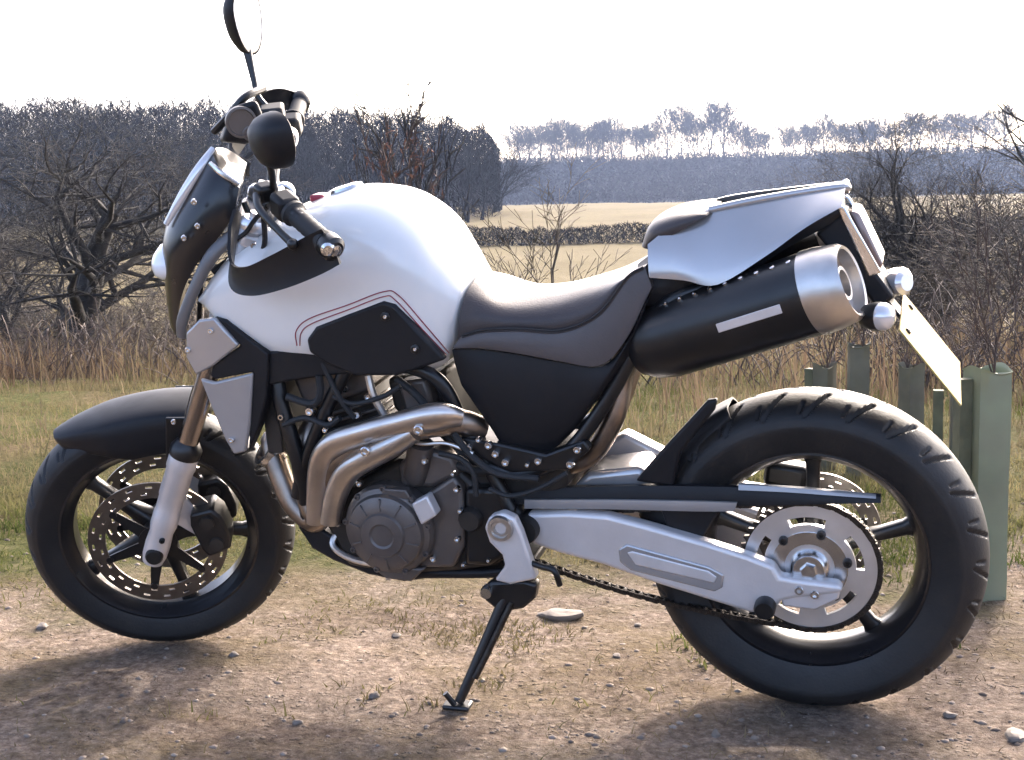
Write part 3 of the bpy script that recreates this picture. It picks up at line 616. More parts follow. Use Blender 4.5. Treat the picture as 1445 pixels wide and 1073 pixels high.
for mr_ in (False, True):
    panel([(638, 494), (676, 494), (730, 501), (790, 512), (850, 517), (890, 474), (916, 415)], [(652, 545), (690, 600), (722, 642), (768, 640), (806, 612), (846, 560), (886, 505)], -.126, [-.120, -.118, -.115, -.112, -.112, -.116, -.118], .012, .02).build('side_cover', 'black_plastic', bike, False, 50, mirror=mr_)
    tl = panel([(914, 345), (950, 318), (1010, 292), (1100, 276), (1160, 267), (1194, 262)], [(916, 392), (965, 396), (1012, 402), (1080, 362), (1136, 322), (1188, 292)], [-.108, -.085, -.062, -.046, -.036, -.028], [-.128, -.132, -.135, -.13, -.115, -.09], .010, .006).build('tail_panel', 'silver_paint', bike, False, 50, mirror=mr_)
tail = symloft([((905, 368), (915, 430), .106), ((950, 336), (960, 425), .102), ((1010, 310), (1030, 400), .092), ((1100, 288), (1110, 350), .080), ((1160, 278), (1165, 320), .068), ((1188, 274), (1190, 305), .060)], [(0, .9), (.4, 1), (.75, .8), (.97, .36), (1, .30)], 5).build('tail_core', 'black_plastic', bike, False, 40)
symloft([((948, 326), (950, 334), .075), ((1010, 297), (1012, 306), .066), ((1100, 277), (1102, 286), .052), ((1160, 268), (1162, 276), .042), ((1190, 264), (1191, 271), .034)], [(0, 1), (.5, 1), (.9, .9), (1, .6)], 5).build('tail_top', 'silver_paint', bike, False, 40)
symloft([((912, 338), (918, 350), .075), ((925, 308), (935, 338), .095), ((955, 293), (965, 322), .100), ((985, 289), (995, 305), .092), ((1003, 290), (1006, 298), .075)], [(0, 1), (.4, 1), (.75, .85), (.95, .5), (1, 0)], 5).build('pillion_pad', 'seat_vinyl', bike, False, 60)
gb = MB().tube([P(1000, 297, -.066), P(1060, 284, -.056), P(1130, 272, -.042), P(1190, 264, -.028), P(1195, 265, 0)-Vector((0, 0, .004)), P(1190, 264, -.028)+Vector((0, .056, 0))], .007, 10, 6).build('grab_rail', 'silver_paint', bike)
# tail light housing and plate bracket
tb = MB().prism([P(1178, 288, -.062), P(1192, 292, -.062), P(1244, 385, -.062), P(1226, 392, -.062)], (0, .012, 0)).build('tail_bracket', 'bright_steel', bike, False, 40, .003)
MB().prism([P(1178, 288, -.062), P(1192, 292, -.062), P(1244, 385, -.062), P(1226, 392, -.062)], (0, .012, 0)).build('tail_bracket', 'bright_steel', bike, False, 40, .003, mirror=True)
lens_l = [P(1196, 298, -.05), P(1212, 300, -.05), P(1248, 376, -.05), P(1236, 384, -.05)]
MB().prism(lens_l, (0, .10, 0)).build('tail_light', 'lens_smoke', bike, False, 40, .012, 3)
ub = MB().prism([P(1150, 330, -.06), P(1190, 300, -.06), P(1236, 385, -.06), P(1262, 420, -.06), P(1240, 440, -.06), P(1210, 400, -.06)], (0, .12, 0)).build('rear_mudguard', 'black_plastic', bike, False, 40, .006)
plc = [(P(1283, 412, .095)), P(1262, 466, -.095), P(1350, 572, -.095), P(1362, 511, .095)]
a_ = (plc[0]+plc[1])/2; b_ = (plc[2]+plc[3])/2; a_.y = b_.y = 0; ax_ = b_-a_; nrm = Vector((-ax_.z, 0, ax_.x)).normalized()
if nrm.x < 0: nrm = -nrm
hw = .138
npl = MB().prism([a_+Vector((0, hw, 0)), a_+Vector((0, -hw, 0)), b_+Vector((0, -hw, 0)), b_+Vector((0, hw, 0))], -nrm*.003).build('number_plate', 'plate_yellow', bike, False, 30, .001)
MB().prism([a_-ax_*.25+Vector((0, .03, -.004)), a_-ax_*.25+Vector((0, -.03, -.004)), a_+ax_*.6+Vector((0, -.03, -.004)), a_+ax_*.6+Vector((0, .03, -.004))], -nrm*.006).build('plate_holder', 'black_plastic', npl, False, 30, .001)
for y_ in (-.09, .09): bolt(a_+ax_*.12+Vector((0, y_, 0)), .006, .004, npl, 'satin_black', False, nrm)
def indicator(c, d, mm):
    d = d.normalized()
    h = MB().lathe([(0, -.032), (.012, -.030), (.021, -.018), (.025, 0), (.025, .010), (.020, .012)], c, d, 24).build('indicator', mm, bike)
    MB().lathe([(.0245, .008), (.0235, .020), (.018, .028), (.008, .032), (0, .033)], c, d, 24).build('indicator_lens', 'indicator', h)
    return h
i1 = indicator(P(1236, 447, -.125), Vector((.8, -.45, .1)), 'satin_black'); MB().tube([P(1236, 447, -.12), P(1240, 430, -.05)], .008, 8, 1).build('indicator_stalk', 'satin_black', i1)
i2 = indicator(P(1262, 398, .06), Vector((.9, -.1, .2)), 'indicator'); MB().tube([P(1262, 402, .06), P(1246, 405, .04)], .008, 8, 1).build('indicator_stalk', 'satin_black', i2)
MB().lathe([(0, -.02), (.018, -.02), (.022, -.01), (.022, .012), (.015, .02), (0, .02)], P(1268, 400, .0), Vector((.7, -.6, .2)), 22).build('plate_lamp', 'indicator', bike)

# ------------------------------------------------------------------ exhaust
for sgn in (-1, 1):
    A0 = P(905, 490, -.070); A1 = P(1150, 413, -.128); ax_m = (A1-A0).normalized(); Lm = (A1-A0).length
    if sgn > 0: A0.y *= -1; A1.y *= -1; ax_m = (A1-A0).normalized()
    mf = MB().lathe([(0, -.02), (.030, -.018), (.052, -.004), (.066, .025), (.072, .06), (.073, Lm-.02), (.0735, Lm)], A0, ax_m, 48).build('muffler', 'satin_black', bike, False, 35)
    MB().lathe([(.0725, Lm-.004), (.0755, Lm-.002), (.0745, Lm+.022), (.068, Lm+.060), (.062, Lm+.068), (.057, Lm+.066), (.055, Lm+.045), (.035, Lm+.043), (.030, Lm+.055), (.024, Lm+.055), (.022, Lm+.02), (0, Lm+.02)], A0, ax_m, 48).build('muffler_end', 'brushed_steel', mf, False, 35)
    if sgn < 0:
        tc_ = BI @ CAM-A0; nv = (tc_-ax_m*tc_.dot(ax_m)).normalized(); w_ = ax_m.cross(nv).normalized(); nv = (nv+w_*.12).normalized(); w_ = ax_m.cross(nv)*.008
        pa = A0+ax_m*.185+nv*.0715; pb = A0+ax_m*.305+nv*.0715
        MB().prism([pa-w_, pb-w_, pb+w_, pa+w_], nv*.004).build('muffler_badge', 'cast_alu', mf, False, 30, .001)
    for k in range(9):
        t = .05+k*.03; pp = A0+ax_m*(t+.04)+Vector((0, -.012*-sgn*-1*0, 0)); nv = Vector((0, sgn*.45, 1)); nv = (nv-ax_m*nv.dot(ax_m)).normalized()
        MB().lathe([(0, -.002), (.005, -.002), (.0045, .003), (0, .004)], pp+nv*.073, nv, 8).build('rivet', 'bright_steel', mf)
    MB().tube([A0+ax_m*.01, A0-ax_m*.03+Vector((-.01, 0, -.03)), P(868, 585, -.085 if sgn < 0 else .085), P(838, 638, -.08 if sgn < 0 else .08), P(800, 655, -.05 if sgn < 0 else .05), P(740, 640, 0)], [.030, .026, .0205, .0205, .02, .02], 16, 6).build('exhaust_link_pipe', 'heat_steel_dark', bike)
MB().tube([P(392, 636, -.02), P(384, 622, -.05), P(392, 660, -.075), P(412, 708, -.09), P(438, 733, -.10), P(452, 728, -.115), P(462, 690, -.135), P(478, 652, -.15), P(520, 622, -.155), P(570, 606, -.15), P(640, 596, -.13), P(680, 605, -.09)], [.022, .024, .024, .024, .024, .026, .026, .026, .026, .026, .026, .024], 18, 6).build('exhaust_pipe', 'heat_steel_dark', bike)
MB().tube([P(470, 600, -.02), P(450, 590, -.05), P(432, 620, -.085), P(428, 670, -.10), P(436, 715, -.11), P(452, 735, -.12)], .021, 16, 6).build('exhaust_pipe', 'heat_steel_dark', bike)
# brushed heat shields over the pipes
hs = MB().tube([P(446, 738, -.150), P(450, 700, -.152), P(458, 650, -.160), P(478, 626, -.168), P(520, 612, -.172), P(570, 599, -.172), P(620, 588, -.166), P(652, 590, -.150)], [.020, .026, .031, .034, .034, .035, .036, .022], 18, 7, flat=.7).build('heat_shield', 'heat_steel', bike)
hs2 = MB().tube([P(466, 738, -.158), P(474, 700, -.162), P(490, 668, -.172), P(516, 650, -.178), P(550, 632, -.180), P(585, 612, -.176)], [.021, .024, .027, .028, .027, .020], 18, 7, flat=.7).build('heat_shield', 'brushed_steel', bike)
bolt(P(591, 607, -.199), .010, .006, hs); bolt(P(516, 637, -.203), .010, .006, hs2)
MB().lathe([(.024, -.02), (.034, -.02), (.034, .02), (.024, .02)], P(384, 640, -.06), (0.6, .5, -.6), 24, closed=True).build('exhaust_flange', 'bright_steel', bike)

# ------------------------------------------------------------------ engine
eng = MB().prism(PL([(455, 735), (490, 690), (560, 650), (640, 655), (690, 700), (735, 720), (745, 770), (700, 800), (640, 808), (560, 812), (490, 800)], -.115), (0, .23, 0)).build('engine', 'engine_dark', bike, False, 40, .012, 3)
cyl_ax = (P(500, 540, 0)-P(560, 690, 0)).normalized(); c0 = P(565, 700, 0)
for k in range(8):
    cc = c0+cyl_ax*(.10+.017*k); e = Vector((cyl_ax.z, 0, -cyl_ax.x)); q = .075 if k < 7 else .07
    MB().prism([cc+e*q+Vector((0, -.085, 0)), cc-e*q+Vector((0, -.085, 0)), cc-e*q+Vector((0, .085, 0)), cc+e*q+Vector((0, .085, 0))], cyl_ax*.006).build('cooling_fin', 'engine_grey', eng, False, 40, .002)
MB().prism([c0+cyl_ax*.04+e*.066+Vector((0, -.075, 0)), c0+cyl_ax*.04-e*.066+Vector((0, -.075, 0)), c0+cyl_ax*.04-e*.066+Vector((0, .075, 0)), c0+cyl_ax*.04+e*.066+Vector((0, .075, 0))], cyl_ax*.21).build('cylinder', 'engine_dark', eng, False, 40, .006)
hd = MB().prism([c0+cyl_ax*.245+e*.082+Vector((0, -.095, 0)), c0+cyl_ax*.245-e*.078+Vector((0, -.095, 0)), c0+cyl_ax*.245-e*.078+Vector((0, .095, 0)), c0+cyl_ax*.245+e*.082+Vector((0, .095, 0))], cyl_ax*.085).build('cylinder_head', 'engine_grey', eng, False, 40, .010, 3)
for px, py in ((488, 548), (520, 560), (505, 585), (540, 590)): bolt(P(px, py, -.10), .008, .008, eng)
# alternator cover on the left: stepped round casting with rim bolts
cv = P(548, 748, -.150)
cover = MB().lathe([(.092, .045), (.094, .005), (.089, -.006), (.080, -.010), (.076, -.020), (.060, -.028), (.046, -.029), (.043, -.034), (.026, -.036), (.022, -.033), (0, -.033)], cv, (0, 1, 0), 56).build('alternator_cover', 'engine_grey', eng, False, 25)
MB().prism(PL([(598, 700), (640, 672), (652, 690), (655, 770), (640, 802), (590, 802)], -.135), (0, .05, 0)).build('crankcase_cover', 'engine_grey', eng, False, 40, .008, 3)
MB().prism(PL([(560, 655), (600, 632), (640, 645), (650, 672), (610, 690), (565, 690)], -.125), (0, .06, 0)).build('starter_cover', 'engine_grey', eng, False, 40, .012, 3)
MB().lathe([(0, -.04), (.02, -.04), (.026, -.03), (.026, .05), (0, .05)], P(590, 655, -.12), (.3, -.2, 1), 20).build('starter_motor', 'engine_grey', eng)
MB().prism(PL([(580, 712), (602, 700), (616, 728), (594, 742)], -.172), (0, .03, 0)).build('cover_clamp', 'cast_alu', eng, False, 40, .004)
MB().prism(PL([(540, 690), (572, 692), (580, 706), (535, 704)], -.160), (0, .02, 0)).build('cover_boss', 'engine_grey', eng, False, 40, .003)
for k in range(9):
    a = R(40*k+10); bolt(cv+Vector((.089*math.cos(a), -.004, .089*math.sin(a))), .0065, .006, eng, 'engine_grey')
for k in range(10):                                    # short cast ribs round the cover
    a = R(36*k+20); r1_, t1_ = Vector((math.cos(a), 0, math.sin(a))), Vector((-math.sin(a), 0, math.cos(a)))
    MB().prism([cv+r1_*.050+t1_*.002+Vector((0, -.026, 0)), cv+r1_*.050-t1_*.002+Vector((0, -.026, 0)), cv+r1_*.074-t1_*.002+Vector((0, -.021, 0)), cv+r1_*.074+t1_*.002+Vector((0, -.021, 0))], (0, -.006, 0)).build('cover_rib', 'engine_grey', eng, False, 30, .0008)
for pts_, rr_, mm in (([(620, 640), (650, 648), (668, 668), (672, 700)], .006, 'grip_rubber'), ([(640, 612), (662, 640), (700, 668), (760, 676)], .007, 'grip_rubber'), ([(560, 610), (590, 626), (630, 626), (668, 640)], .004, 'brushed_steel'), ([(470, 560), (500, 570), (540, 560), (565, 545)], .005, 'grip_rubber'), ([(400, 600), (430, 590), (462, 600), (480, 590)], .006, 'grip_rubber'), ([(405, 560), (440, 570), (452, 556), (450, 530)], .008, 'grip_rubber'), ([(690, 690), (720, 700), (760, 690), (800, 668)], .005, 'grip_rubber')):
    MB().tube(PL(pts_, -.148), rr_, 8, 6).build('hose', mm, eng)
for px, py, r_ in ((438, 580, .014), (398, 588, .010), (460, 606, .009), (468, 590, .008), (520, 640, .010), (676, 620, .008), (640, 668, .007), (508, 650, .012), (745, 655, .007), (650, 720, .008), (655, 796, .007), (690, 790, .006)): bolt(P(px, py, -.145), r_*.7, .008, eng)
for px, py in ((612, 788), (646, 760), (645, 690), (600, 650), (508, 682), (478, 738)): bolt(P(px, py, -.142), .007, .008, eng)
MB().prism(PL([(655, 690), (705, 690), (725, 720), (722, 780), (690, 800), (655, 798)], -.130), (0, .06, 0)).build('sprocket_cover', 'satin_black', eng, False, 40, .010, 3)
MB().lathe([(0, -.012), (.020, -.012), (.024, -.004), (.024, .02), (0, .02)], P(664, 733, -.135), (0, 1, 0), 24).build('oil_filter_cap', 'engine_dark', eng)
MB().tube([P(640, 655, -.11), P(680, 665, -.125), P(700, 650, -.12), P(660, 610, -.10), P(640, 560, -.09)], .009, 10, 6).build('coolant_hose', 'grip_rubber', eng)
MB().tube([P(480, 745, -.10), P(470, 770, -.12), P(500, 790, -.125), P(560, 800, -.13)], .007, 8, 6).build('oil_line', 'brushed_steel', eng)
# belly: frame cradle / skid under the engine
MB().prism(PL([(418, 742), (445, 742), (480, 765), (530, 792), (600, 806), (680, 806), (745, 800), (745, 815), (680, 818), (600, 818), (570, 822), (520, 812), (470, 792), (440, 775)], -.11), (0, .22, 0)).build('engine_cradle', 'black_plastic', bike, False, 40, .006)
MB().prism(PL([(508, 790), (540, 800), (600, 803), (580, 822), (545, 818)], -.145), (0, .03, 0)).build('sump_guard', 'engine_grey', bike, False, 40, .005)
# radiator and its covers
MB().prism([P(360, 500, -.13), P(385, 500, -.13), P(400, 640, -.13), P(378, 640, -.13)], (0, .26, 0)).build('radiator', 'engine_dark', bike, False, 40, .003)
for mr_ in (False, True):
    rc = plate([(262, 470), (280, 452), (302, 449), (336, 488), (300, 517), (276, 530), (262, 505)], -.168, .012).build('radiator_cover', 'silver_paint', bike, False, 40, .004, mirror=mr_)
    plate([(282, 535), (302, 540), (356, 527), (352, 600), (346, 638), (330, 642), (318, 622), (300, 580)], -.166, .012).build('radiator_scoop', 'grey_panel', rc, False, 40, .004, mirror=mr_)
    plate([(300, 448), (318, 452), (378, 500), (376, 560), (366, 600), (350, 638), (354, 560), (356, 526), (304, 536), (295, 530), (300, 516), (338, 488)], -.160, .03).build('radiator_shroud', 'black_plastic', rc, False, 40, .004, mirror=mr_)
    if not mr_:
        for px, py in ((298, 467), (266, 494), (327, 621)): bolt(P(px, py, -.168), .006, .005, rc)
MB().prism(PL([(376, 498), (430, 486), (455, 502), (500, 528), (470, 530), (400, 540), (378, 545)], -.150), (0, .04, 0)).build('under_tank_cover', 'black_plastic', bike, False, 40, .005)
# frame tubes (both sides)
for mr_ in (False, True):
    MB().tube([P(385, 470, -.10), P(395, 560, -.13), P(418, 640, -.135), P(430, 690, -.12), P(436, 745, -.10)], .0165, 14, 6).build('frame_tube', 'satin_black', bike, mirror=mr_)
    MB().tube([P(488, 522, -.135), P(460, 580, -.135), P(432, 650, -.13), P(420, 700, -.12)], .014, 14, 6).build('frame_tube', 'satin_black', bike, mirror=mr_)
    MB().tube([P(395, 490, -.12), P(500, 505, -.14), P(610, 530, -.13), P(654, 600, -.115), P(690, 660, -.115), P(720, 720, -.12)], .014, 14, 6).build('frame_tube', 'satin_black', bike, mirror=mr_)
    MB().tube([P(690, 660, -.125), P(740, 668, -.12), P(800, 640, -.115), P(860, 560, -.11), P(930, 440, -.10), P(1010, 400, -.09)], .014, 14, 6).build('subframe_tube', 'satin_black', bike, mirror=mr_)
    hgr = plate([(684, 742), (690, 728), (706, 722), (726, 728), (734, 745), (744, 780), (760, 818), (752, 824), (700, 824), (690, 800)] if False else [(683, 745), (690, 730), (708, 724), (726, 732), (735, 752), (746, 785), (757, 818), (720, 826), (697, 820), (712, 800), (708, 784), (690, 766)], -.190, .026).build('footpeg_hanger', 'cast_alu', bike, False, 40, .006, 3, mirror=mr_)
    s_ = 1 if mr_ else -1
    c_ = P(706, 746, -.192); c_.y *= -s_ if False else 1
    if mr_: c_.y *= -1
    MB().lathe([(0, -.004), (.010, -.004), (.012, .001), (.017, .001), (.018, .006), (.024, .006), (.0255, .0), (.0255, -.012), (0, -.012)], c_, (0, s_, 0), 28).build('pivot_bolt', 'brushed_steel', hgr)
    MB().tube([Vector((P(736, 808, -.19).x, .185*s_, P(736, 808, -.19).z)), Vector((P(740, 812, -.19).x, .30*s_, P(736, 810, -.19).z+.005))], .0115, 12, 1).build('footpeg', 'grip_rubber', hgr) if mr_ else None
MB().tube([P(455, 512, -.145), P(478, 560, -.15), P(500, 590, -.14)], .006, 8, 5).build('breather_hose', 'grip_rubber', bike)
MB().tube([P(520, 530, -.13), P(528, 560, -.135), P(548, 595, -.13)], .008, 8, 5).build('breather_hose', 'brushed_steel', bike)
MB().tube([P(560, 535, -.12), P(590, 560, -.13), P(620, 600, -.12), P(660, 650, -.12)], .008, 8, 5).build('wiring_loom', 'grip_rubber', bike)
MB().prism(PL([(545, 535), (625, 525), (650, 600), (640, 640), (600, 600), (555, 580)], -.07), (0, .14, 0)).build('airbox', 'engine_dark', bike, False, 40, .01)
MB().prism(PL([(560, 540), (600, 535), (612, 575), (572, 585)], -.105), (0, .05, 0)).build('throttle_body', 'engine_grey', bike, False, 40, .008)
MB().prism(PL([(640, 640), (740, 650), (800, 650), (800, 690), (740, 715), (680, 700), (640, 680)], -.10), (0, .20, 0)).build('lower_frame', 'engine_dark', bike, False, 40, .008)
MB().prism(PL([(648, 618), (700, 626), (770, 642), (824, 622), (832, 636), (800, 664), (720, 668), (676, 646)], -.136), (0, .03, 0)).build('frame_gusset', 'satin_black', bike, False, 40, .004)
for px, py in ((700, 640), (714, 652), (760, 650), (815, 634), (805, 655), (662, 632), (690, 628)): bolt(P(px, py, -.14), .008, .008, bike)
# shock absorber lying along the right side
MB().tube([P(650, 700, .08), P(780, 600, .08)], .016, 14, 1).build('shock_absorber', 'silver_paint', bike)

# ------------------------------------------------------------------ swing arm, chain guard, hugger
SW = [(742, 726), (800, 724), (856, 728), (910, 742), (1000, 768), (1056, 786), (1092, 800), (1100, 815), (1120, 818), (1185, 826), (1190, 838), (1120, 846), (1102, 850), (1088, 868), (1058, 866), (1000, 848), (930, 826), (850, 798), (790, 782), (748, 768)]
sw = plate(SW, -.126, .034).build('swingarm', 'cast_alu', bike, False, 40, .011, 4)
plate(SW, -.126, .034).build('swingarm', 'cast_alu', bike, False, 40, .011, 4, mirror=True)
plate([(872, 776), (884, 768), (1000, 800), (1022, 812), (1020, 830), (1008, 836), (890, 806), (874, 794)], -.1285, .01, 0).build('arm_recess_rim', 'silver_paint', sw, False, 40, .004, 3)
plate([(884, 780), (892, 778), (1000, 806), (1012, 815), (1008, 824), (896, 798)], -.130, .01, 0).build('arm_recess', 'cast_alu', sw, False, 40, .003, 2)
ab = plate([(1098, 824), (1150, 820), (1186, 828), (1184, 846), (1150, 862), (1104, 856)], -.122, .020).build('axle_block', 'cast_alu', sw, False, 40, .004)
for px, py in ((1128, 832), (1150, 838)): bolt(P(px, py, -.122), .009, .008, sw)
MB().lathe([(0, -.022), (.016, -.022), (.020, -.014), (.020, .01), (0, .01)], P(1080, 856, -.13), (0, 1, 0), 22).build('paddock_bobbin', 'satin_black', sw)
MB().lathe([(0, -.015), (.024, -.015), (.026, -.008), (.026, .26), (0, .26)], P(742, 748, -.135), (0, 1, 0), 26).build('swingarm_pivot', 'engine_dark', sw)
# bright brace that rises over the wheel on the far side
MB().prism(PL([(800, 690), (820, 650), (880, 612), (935, 640), (990, 690), (985, 700)], .060), (0, .045, 0)).build('swingarm_brace', 'cast_alu', bike, False, 40, .010, 3)
MB().prism(PL([(806, 690), (830, 668), (905, 660), (925, 690)], -.07), (0, .11, 0)).build('swingarm_bridge', 'silver_paint', bike, False, 40, .012, 3)
cg = panel([(650, 694), (760, 690), (900, 686), (1040, 688), (1150, 694), (1243, 700)], [(650, 712), (760, 712), (900, 712), (1040, 714), (1150, 712), (1243, 710)], -.098, -.106, .002, .012, 5, 4).build('chain_guard', 'black_plastic', bike, False, 50)
panel([(740, 706), (860, 706), (980, 708), (1040, 710)], [(740, 718), (860, 719), (980, 722), (1036, 722)], -.114, -.114, .001, .006, 5, 4).build('guard_lip', 'grey_panel', cg, False, 50)
panel([(1042, 684), (1110, 688), (1180, 694), (1236, 700)], [(1042, 692), (1110, 695), (1180, 700), (1236, 704)], -.100, -.104, .0005, .01, 5, 3).build('guard_edge', 'grey_panel', cg, False, 50)
MB().prism(PL([(930, 714), (1020, 714), (985, 770), (940, 742)], -.100), (0, .02, 0)).build('guard_mount', 'black_plastic', cg, False, 40, .004)
# hugger: arched shell close to the rear tyre, ending in a raised fin
rings = []
for i in range(22):
    t = i/21; a = R(118+50*t); rr = RR+.012+.006*t; hwid = .050+.042*t; o = []
    for j in range(13):
        s_ = j/6-1; yy = hwid*math.sin(s_*math.pi/2); d_ = rr-max(0, abs(s_)-.45)/.55*(.02+.085*t)
        o.append(RA+Vector((d_*math.cos(a), yy, d_*math.sin(a))))
    rings.append(o+[v+(RA-v).normalized()*.004+Vector((0, -.002*math.copysign(1, v.y), 0)) for v in o[::-1]])
hug = MB().loft(rings).build('rear_hugger', 'black_plastic', bike, False, 60)
plate([(896, 680), (930, 640), (998, 566), (1012, 564), (1008, 580), (960, 640), (950, 688)], -.094, .02).build('hugger_fin', 'black_plastic', hug, False, 40, .006, 3)
# rear caliper on the far side
rc_ = P(1110, 668, .105)
rcal = MB().box(rc_, (.085, .05, .05), Matrix.Rotation(R(8), 3, 'Y')).build('rear_caliper', 'satin_black', bike, False, 40, .012, 3)
MB().box(P(1075, 690, .10), (.09, .02, .018), Matrix.Rotation(R(8), 3, 'Y')).build('caliper_arm', 'cast_alu', rcal, False, 40, .004)
# ------------------------------------------------------------------ side stand
ft = BI @ Vector((.045, -.222, .006)); pv = P(716, 838, -.165)
ss = MB().tube([pv, pv.lerp(ft, .35), ft+Vector((.004, 0, .012))], [.0135, .012, .0095], 14, 4).build('side_stand', 'satin_black', bike)
MB().prism(PL([(680, 832), (692, 822), (740, 820), (757, 826), (754, 846), (738, 860), (705, 866), (684, 848)], -.180), (0, .032, 0)).build('stand_bracket', 'satin_black', ss, False, 40, .006)
MB().lathe([(0, -.008), (.011, -.008), (.013, -.002), (.013, .01), (0, .01)], P(687, 836, -.186), (0, 1, 0), 18).build('stand_pivot', 'bright_steel', ss)
MB().tube([pv+Vector((.012, -.012, -.012)), pv.lerp(ft, .5)+Vector((.013, -.008, .0)), pv.lerp(ft, .72)+Vector((.010, -.008, 0))], .0065, 10, 3).build('stand_spring', 'chain_steel', ss)
MB().tube([ft+Vector((-.002, -.01, .01)), ft+Vector((-.018, -.014, .036))], .006, 10, 1).build('stand_tang', 'satin_black', ss)
MB().box(ft+Vector((0, 0, .004)), (.055, .034, .010)).build('stand_foot', 'satin_black', ss, False, 40, .004)
# gear lever
MB().tube([P(790, 826, -.20), P(782, 806, -.205), P(765, 800, -.19), P(735, 790, -.17)], .006, 10, 5).build('gear_lever', 'satin_black', bike)

# ------------------------------------------------------------------ bare trees
def gen_tree(seed, height, tr, levels=5, trunk_frac=.35, spread=.75, twist=.25, kids=(5, 4, 4, 3), lenf=(.62, .62, .6, .6), lean=0., droop=0., sides=(7, 5, 4, 3, 3), rmin=.0015):
    """returns (trunk, crown) mesh builders with the base at the origin"""
    rd = random.Random(seed); T, C = MB(), MB()
    def limb(p, d, L, r_, lv):
        ns = 5 if lv == 0 else (4 if lv < 3 else 2); pts = [p]; rr = [r_]; dd = d.copy()
        for k in range(ns):
            dd = (dd+Vector((rd.gauss(0, twist), rd.gauss(0, twist), rd.gauss(0, twist)*.6+(.06 if lv < 2 else -droop)))*.6).normalized()
            pts.append(pts[-1]+dd*L/ns); rr.append(max(r_*(1-(k+1)/ns*(.55 if lv == 0 else .8)), rmin*.6))
        mb = T if lv < 2 else C; s_ = sides[min(lv, len(sides)-1)]
        ref = None; rings = []
        for i, c in enumerate(pts):
            t = (pts[min(i+1, ns)]-pts[max(i-1, 0)]).normalized()
            if ref is None: ref = t.orthogonal().normalized()
            ref = (ref-t*ref.dot(t)).normalized(); b_ = t.cross(ref)
            w = rr[i]*(1.5 if lv == 0 and i == 0 else 1)
            rings.append([c+(ref*math.cos(2*math.pi*k/s_)+b_*math.sin(2*math.pi*k/s_))*w for k in range(s_)])
        mb.loft(rings, True, False)
        if lv+1 >= levels: return
        nk = kids[min(lv, len(kids)-1)]; nk = nk+rd.randint(-1, 1) if lv else nk
        for j in range(nk):
            f = (trunk_frac+(1-trunk_frac)*(j+rd.random()*.7)/nk) if lv == 0 else (.25+.75*(j+rd.random())/nk)
            x = min(f, .999)*ns; i = int(x); q = pts[i].lerp(pts[i+1], x-i); base = (pts[i+1]-pts[i]).normalized()
            az = j*2.4+rd.random()*1.5; o1 = base.orthogonal().normalized(); o2 = base.cross(o1)
            out = (o1*math.cos(az)+o2*math.sin(az)); sp = spread*(.8+.4*rd.random())
            nd = (base*math.cos(sp)+out*math.sin(sp)).normalized()
            limb(q, nd, L*lenf[min(lv, len(lenf)-1)]*(.75+.5*rd.random())*(1.15-.4*f if lv == 0 else 1), max(rr[i]*.55, rmin), lv+1)
        if lv: 
            limb(pts[-1], dd, L*.5, rr[-1]*.9, lv+1)
    limb(Vector((0, 0, -.05)), Vector((lean, 0, 1)).normalized(), height*.62, tr, 0)
    return T, C
def tree_obj(name, tc, loc, sc_, rz, matn, label, cat, group=None):
    r_ = empty(name, loc); r_.scale = sc_; r_.rotation_euler = (0, 0, rz); tag(r_, label, cat, group)
    a = tc[0].build('trunk', matn, r_, smooth=60); b = tc[1].build('crown', matn, r_, smooth=60); return r_
def copy_tree(o, loc, sc_, rz):
    c = o.copy(); COL.objects.link(c); c.location = loc; c.scale = sc_; c.rotation_euler = (0, 0, rz)
    for ch in o.children: k = ch.copy(); COL.objects.link(k); k.parent = c
    return c
def np_mesh(name, V, F, m, rnd=None, smooth=False):
    me = bpy.data.meshes.new(name); k = F.shape[1]
    me.vertices.add(len(V)); me.vertices.foreach_set('co', V.astype(np.float32).ravel())
    me.loops.add(F.size); me.loops.foreach_set('vertex_index', F.astype(np.int32).ravel())
    me.polygons.add(len(F)); me.polygons.foreach_set('loop_start', np.arange(0, F.size, k, dtype=np.int32)); me.polygons.foreach_set('loop_total', np.full(len(F), k, dtype=np.int32))
    me.update(); me.validate()
    if rnd is not None:
        a = me.attributes.new('rnd', 'FLOAT', 'FACE'); a.data.foreach_set('value', np.asarray(rnd, dtype=np.float32))
    if smooth: me.polygons.foreach_set('use_smooth', [True]*len(me.polygons))
    me.materials.append(MATS[m]); o = bpy.data.objects.new(name, me); COL.objects.link(o); return o
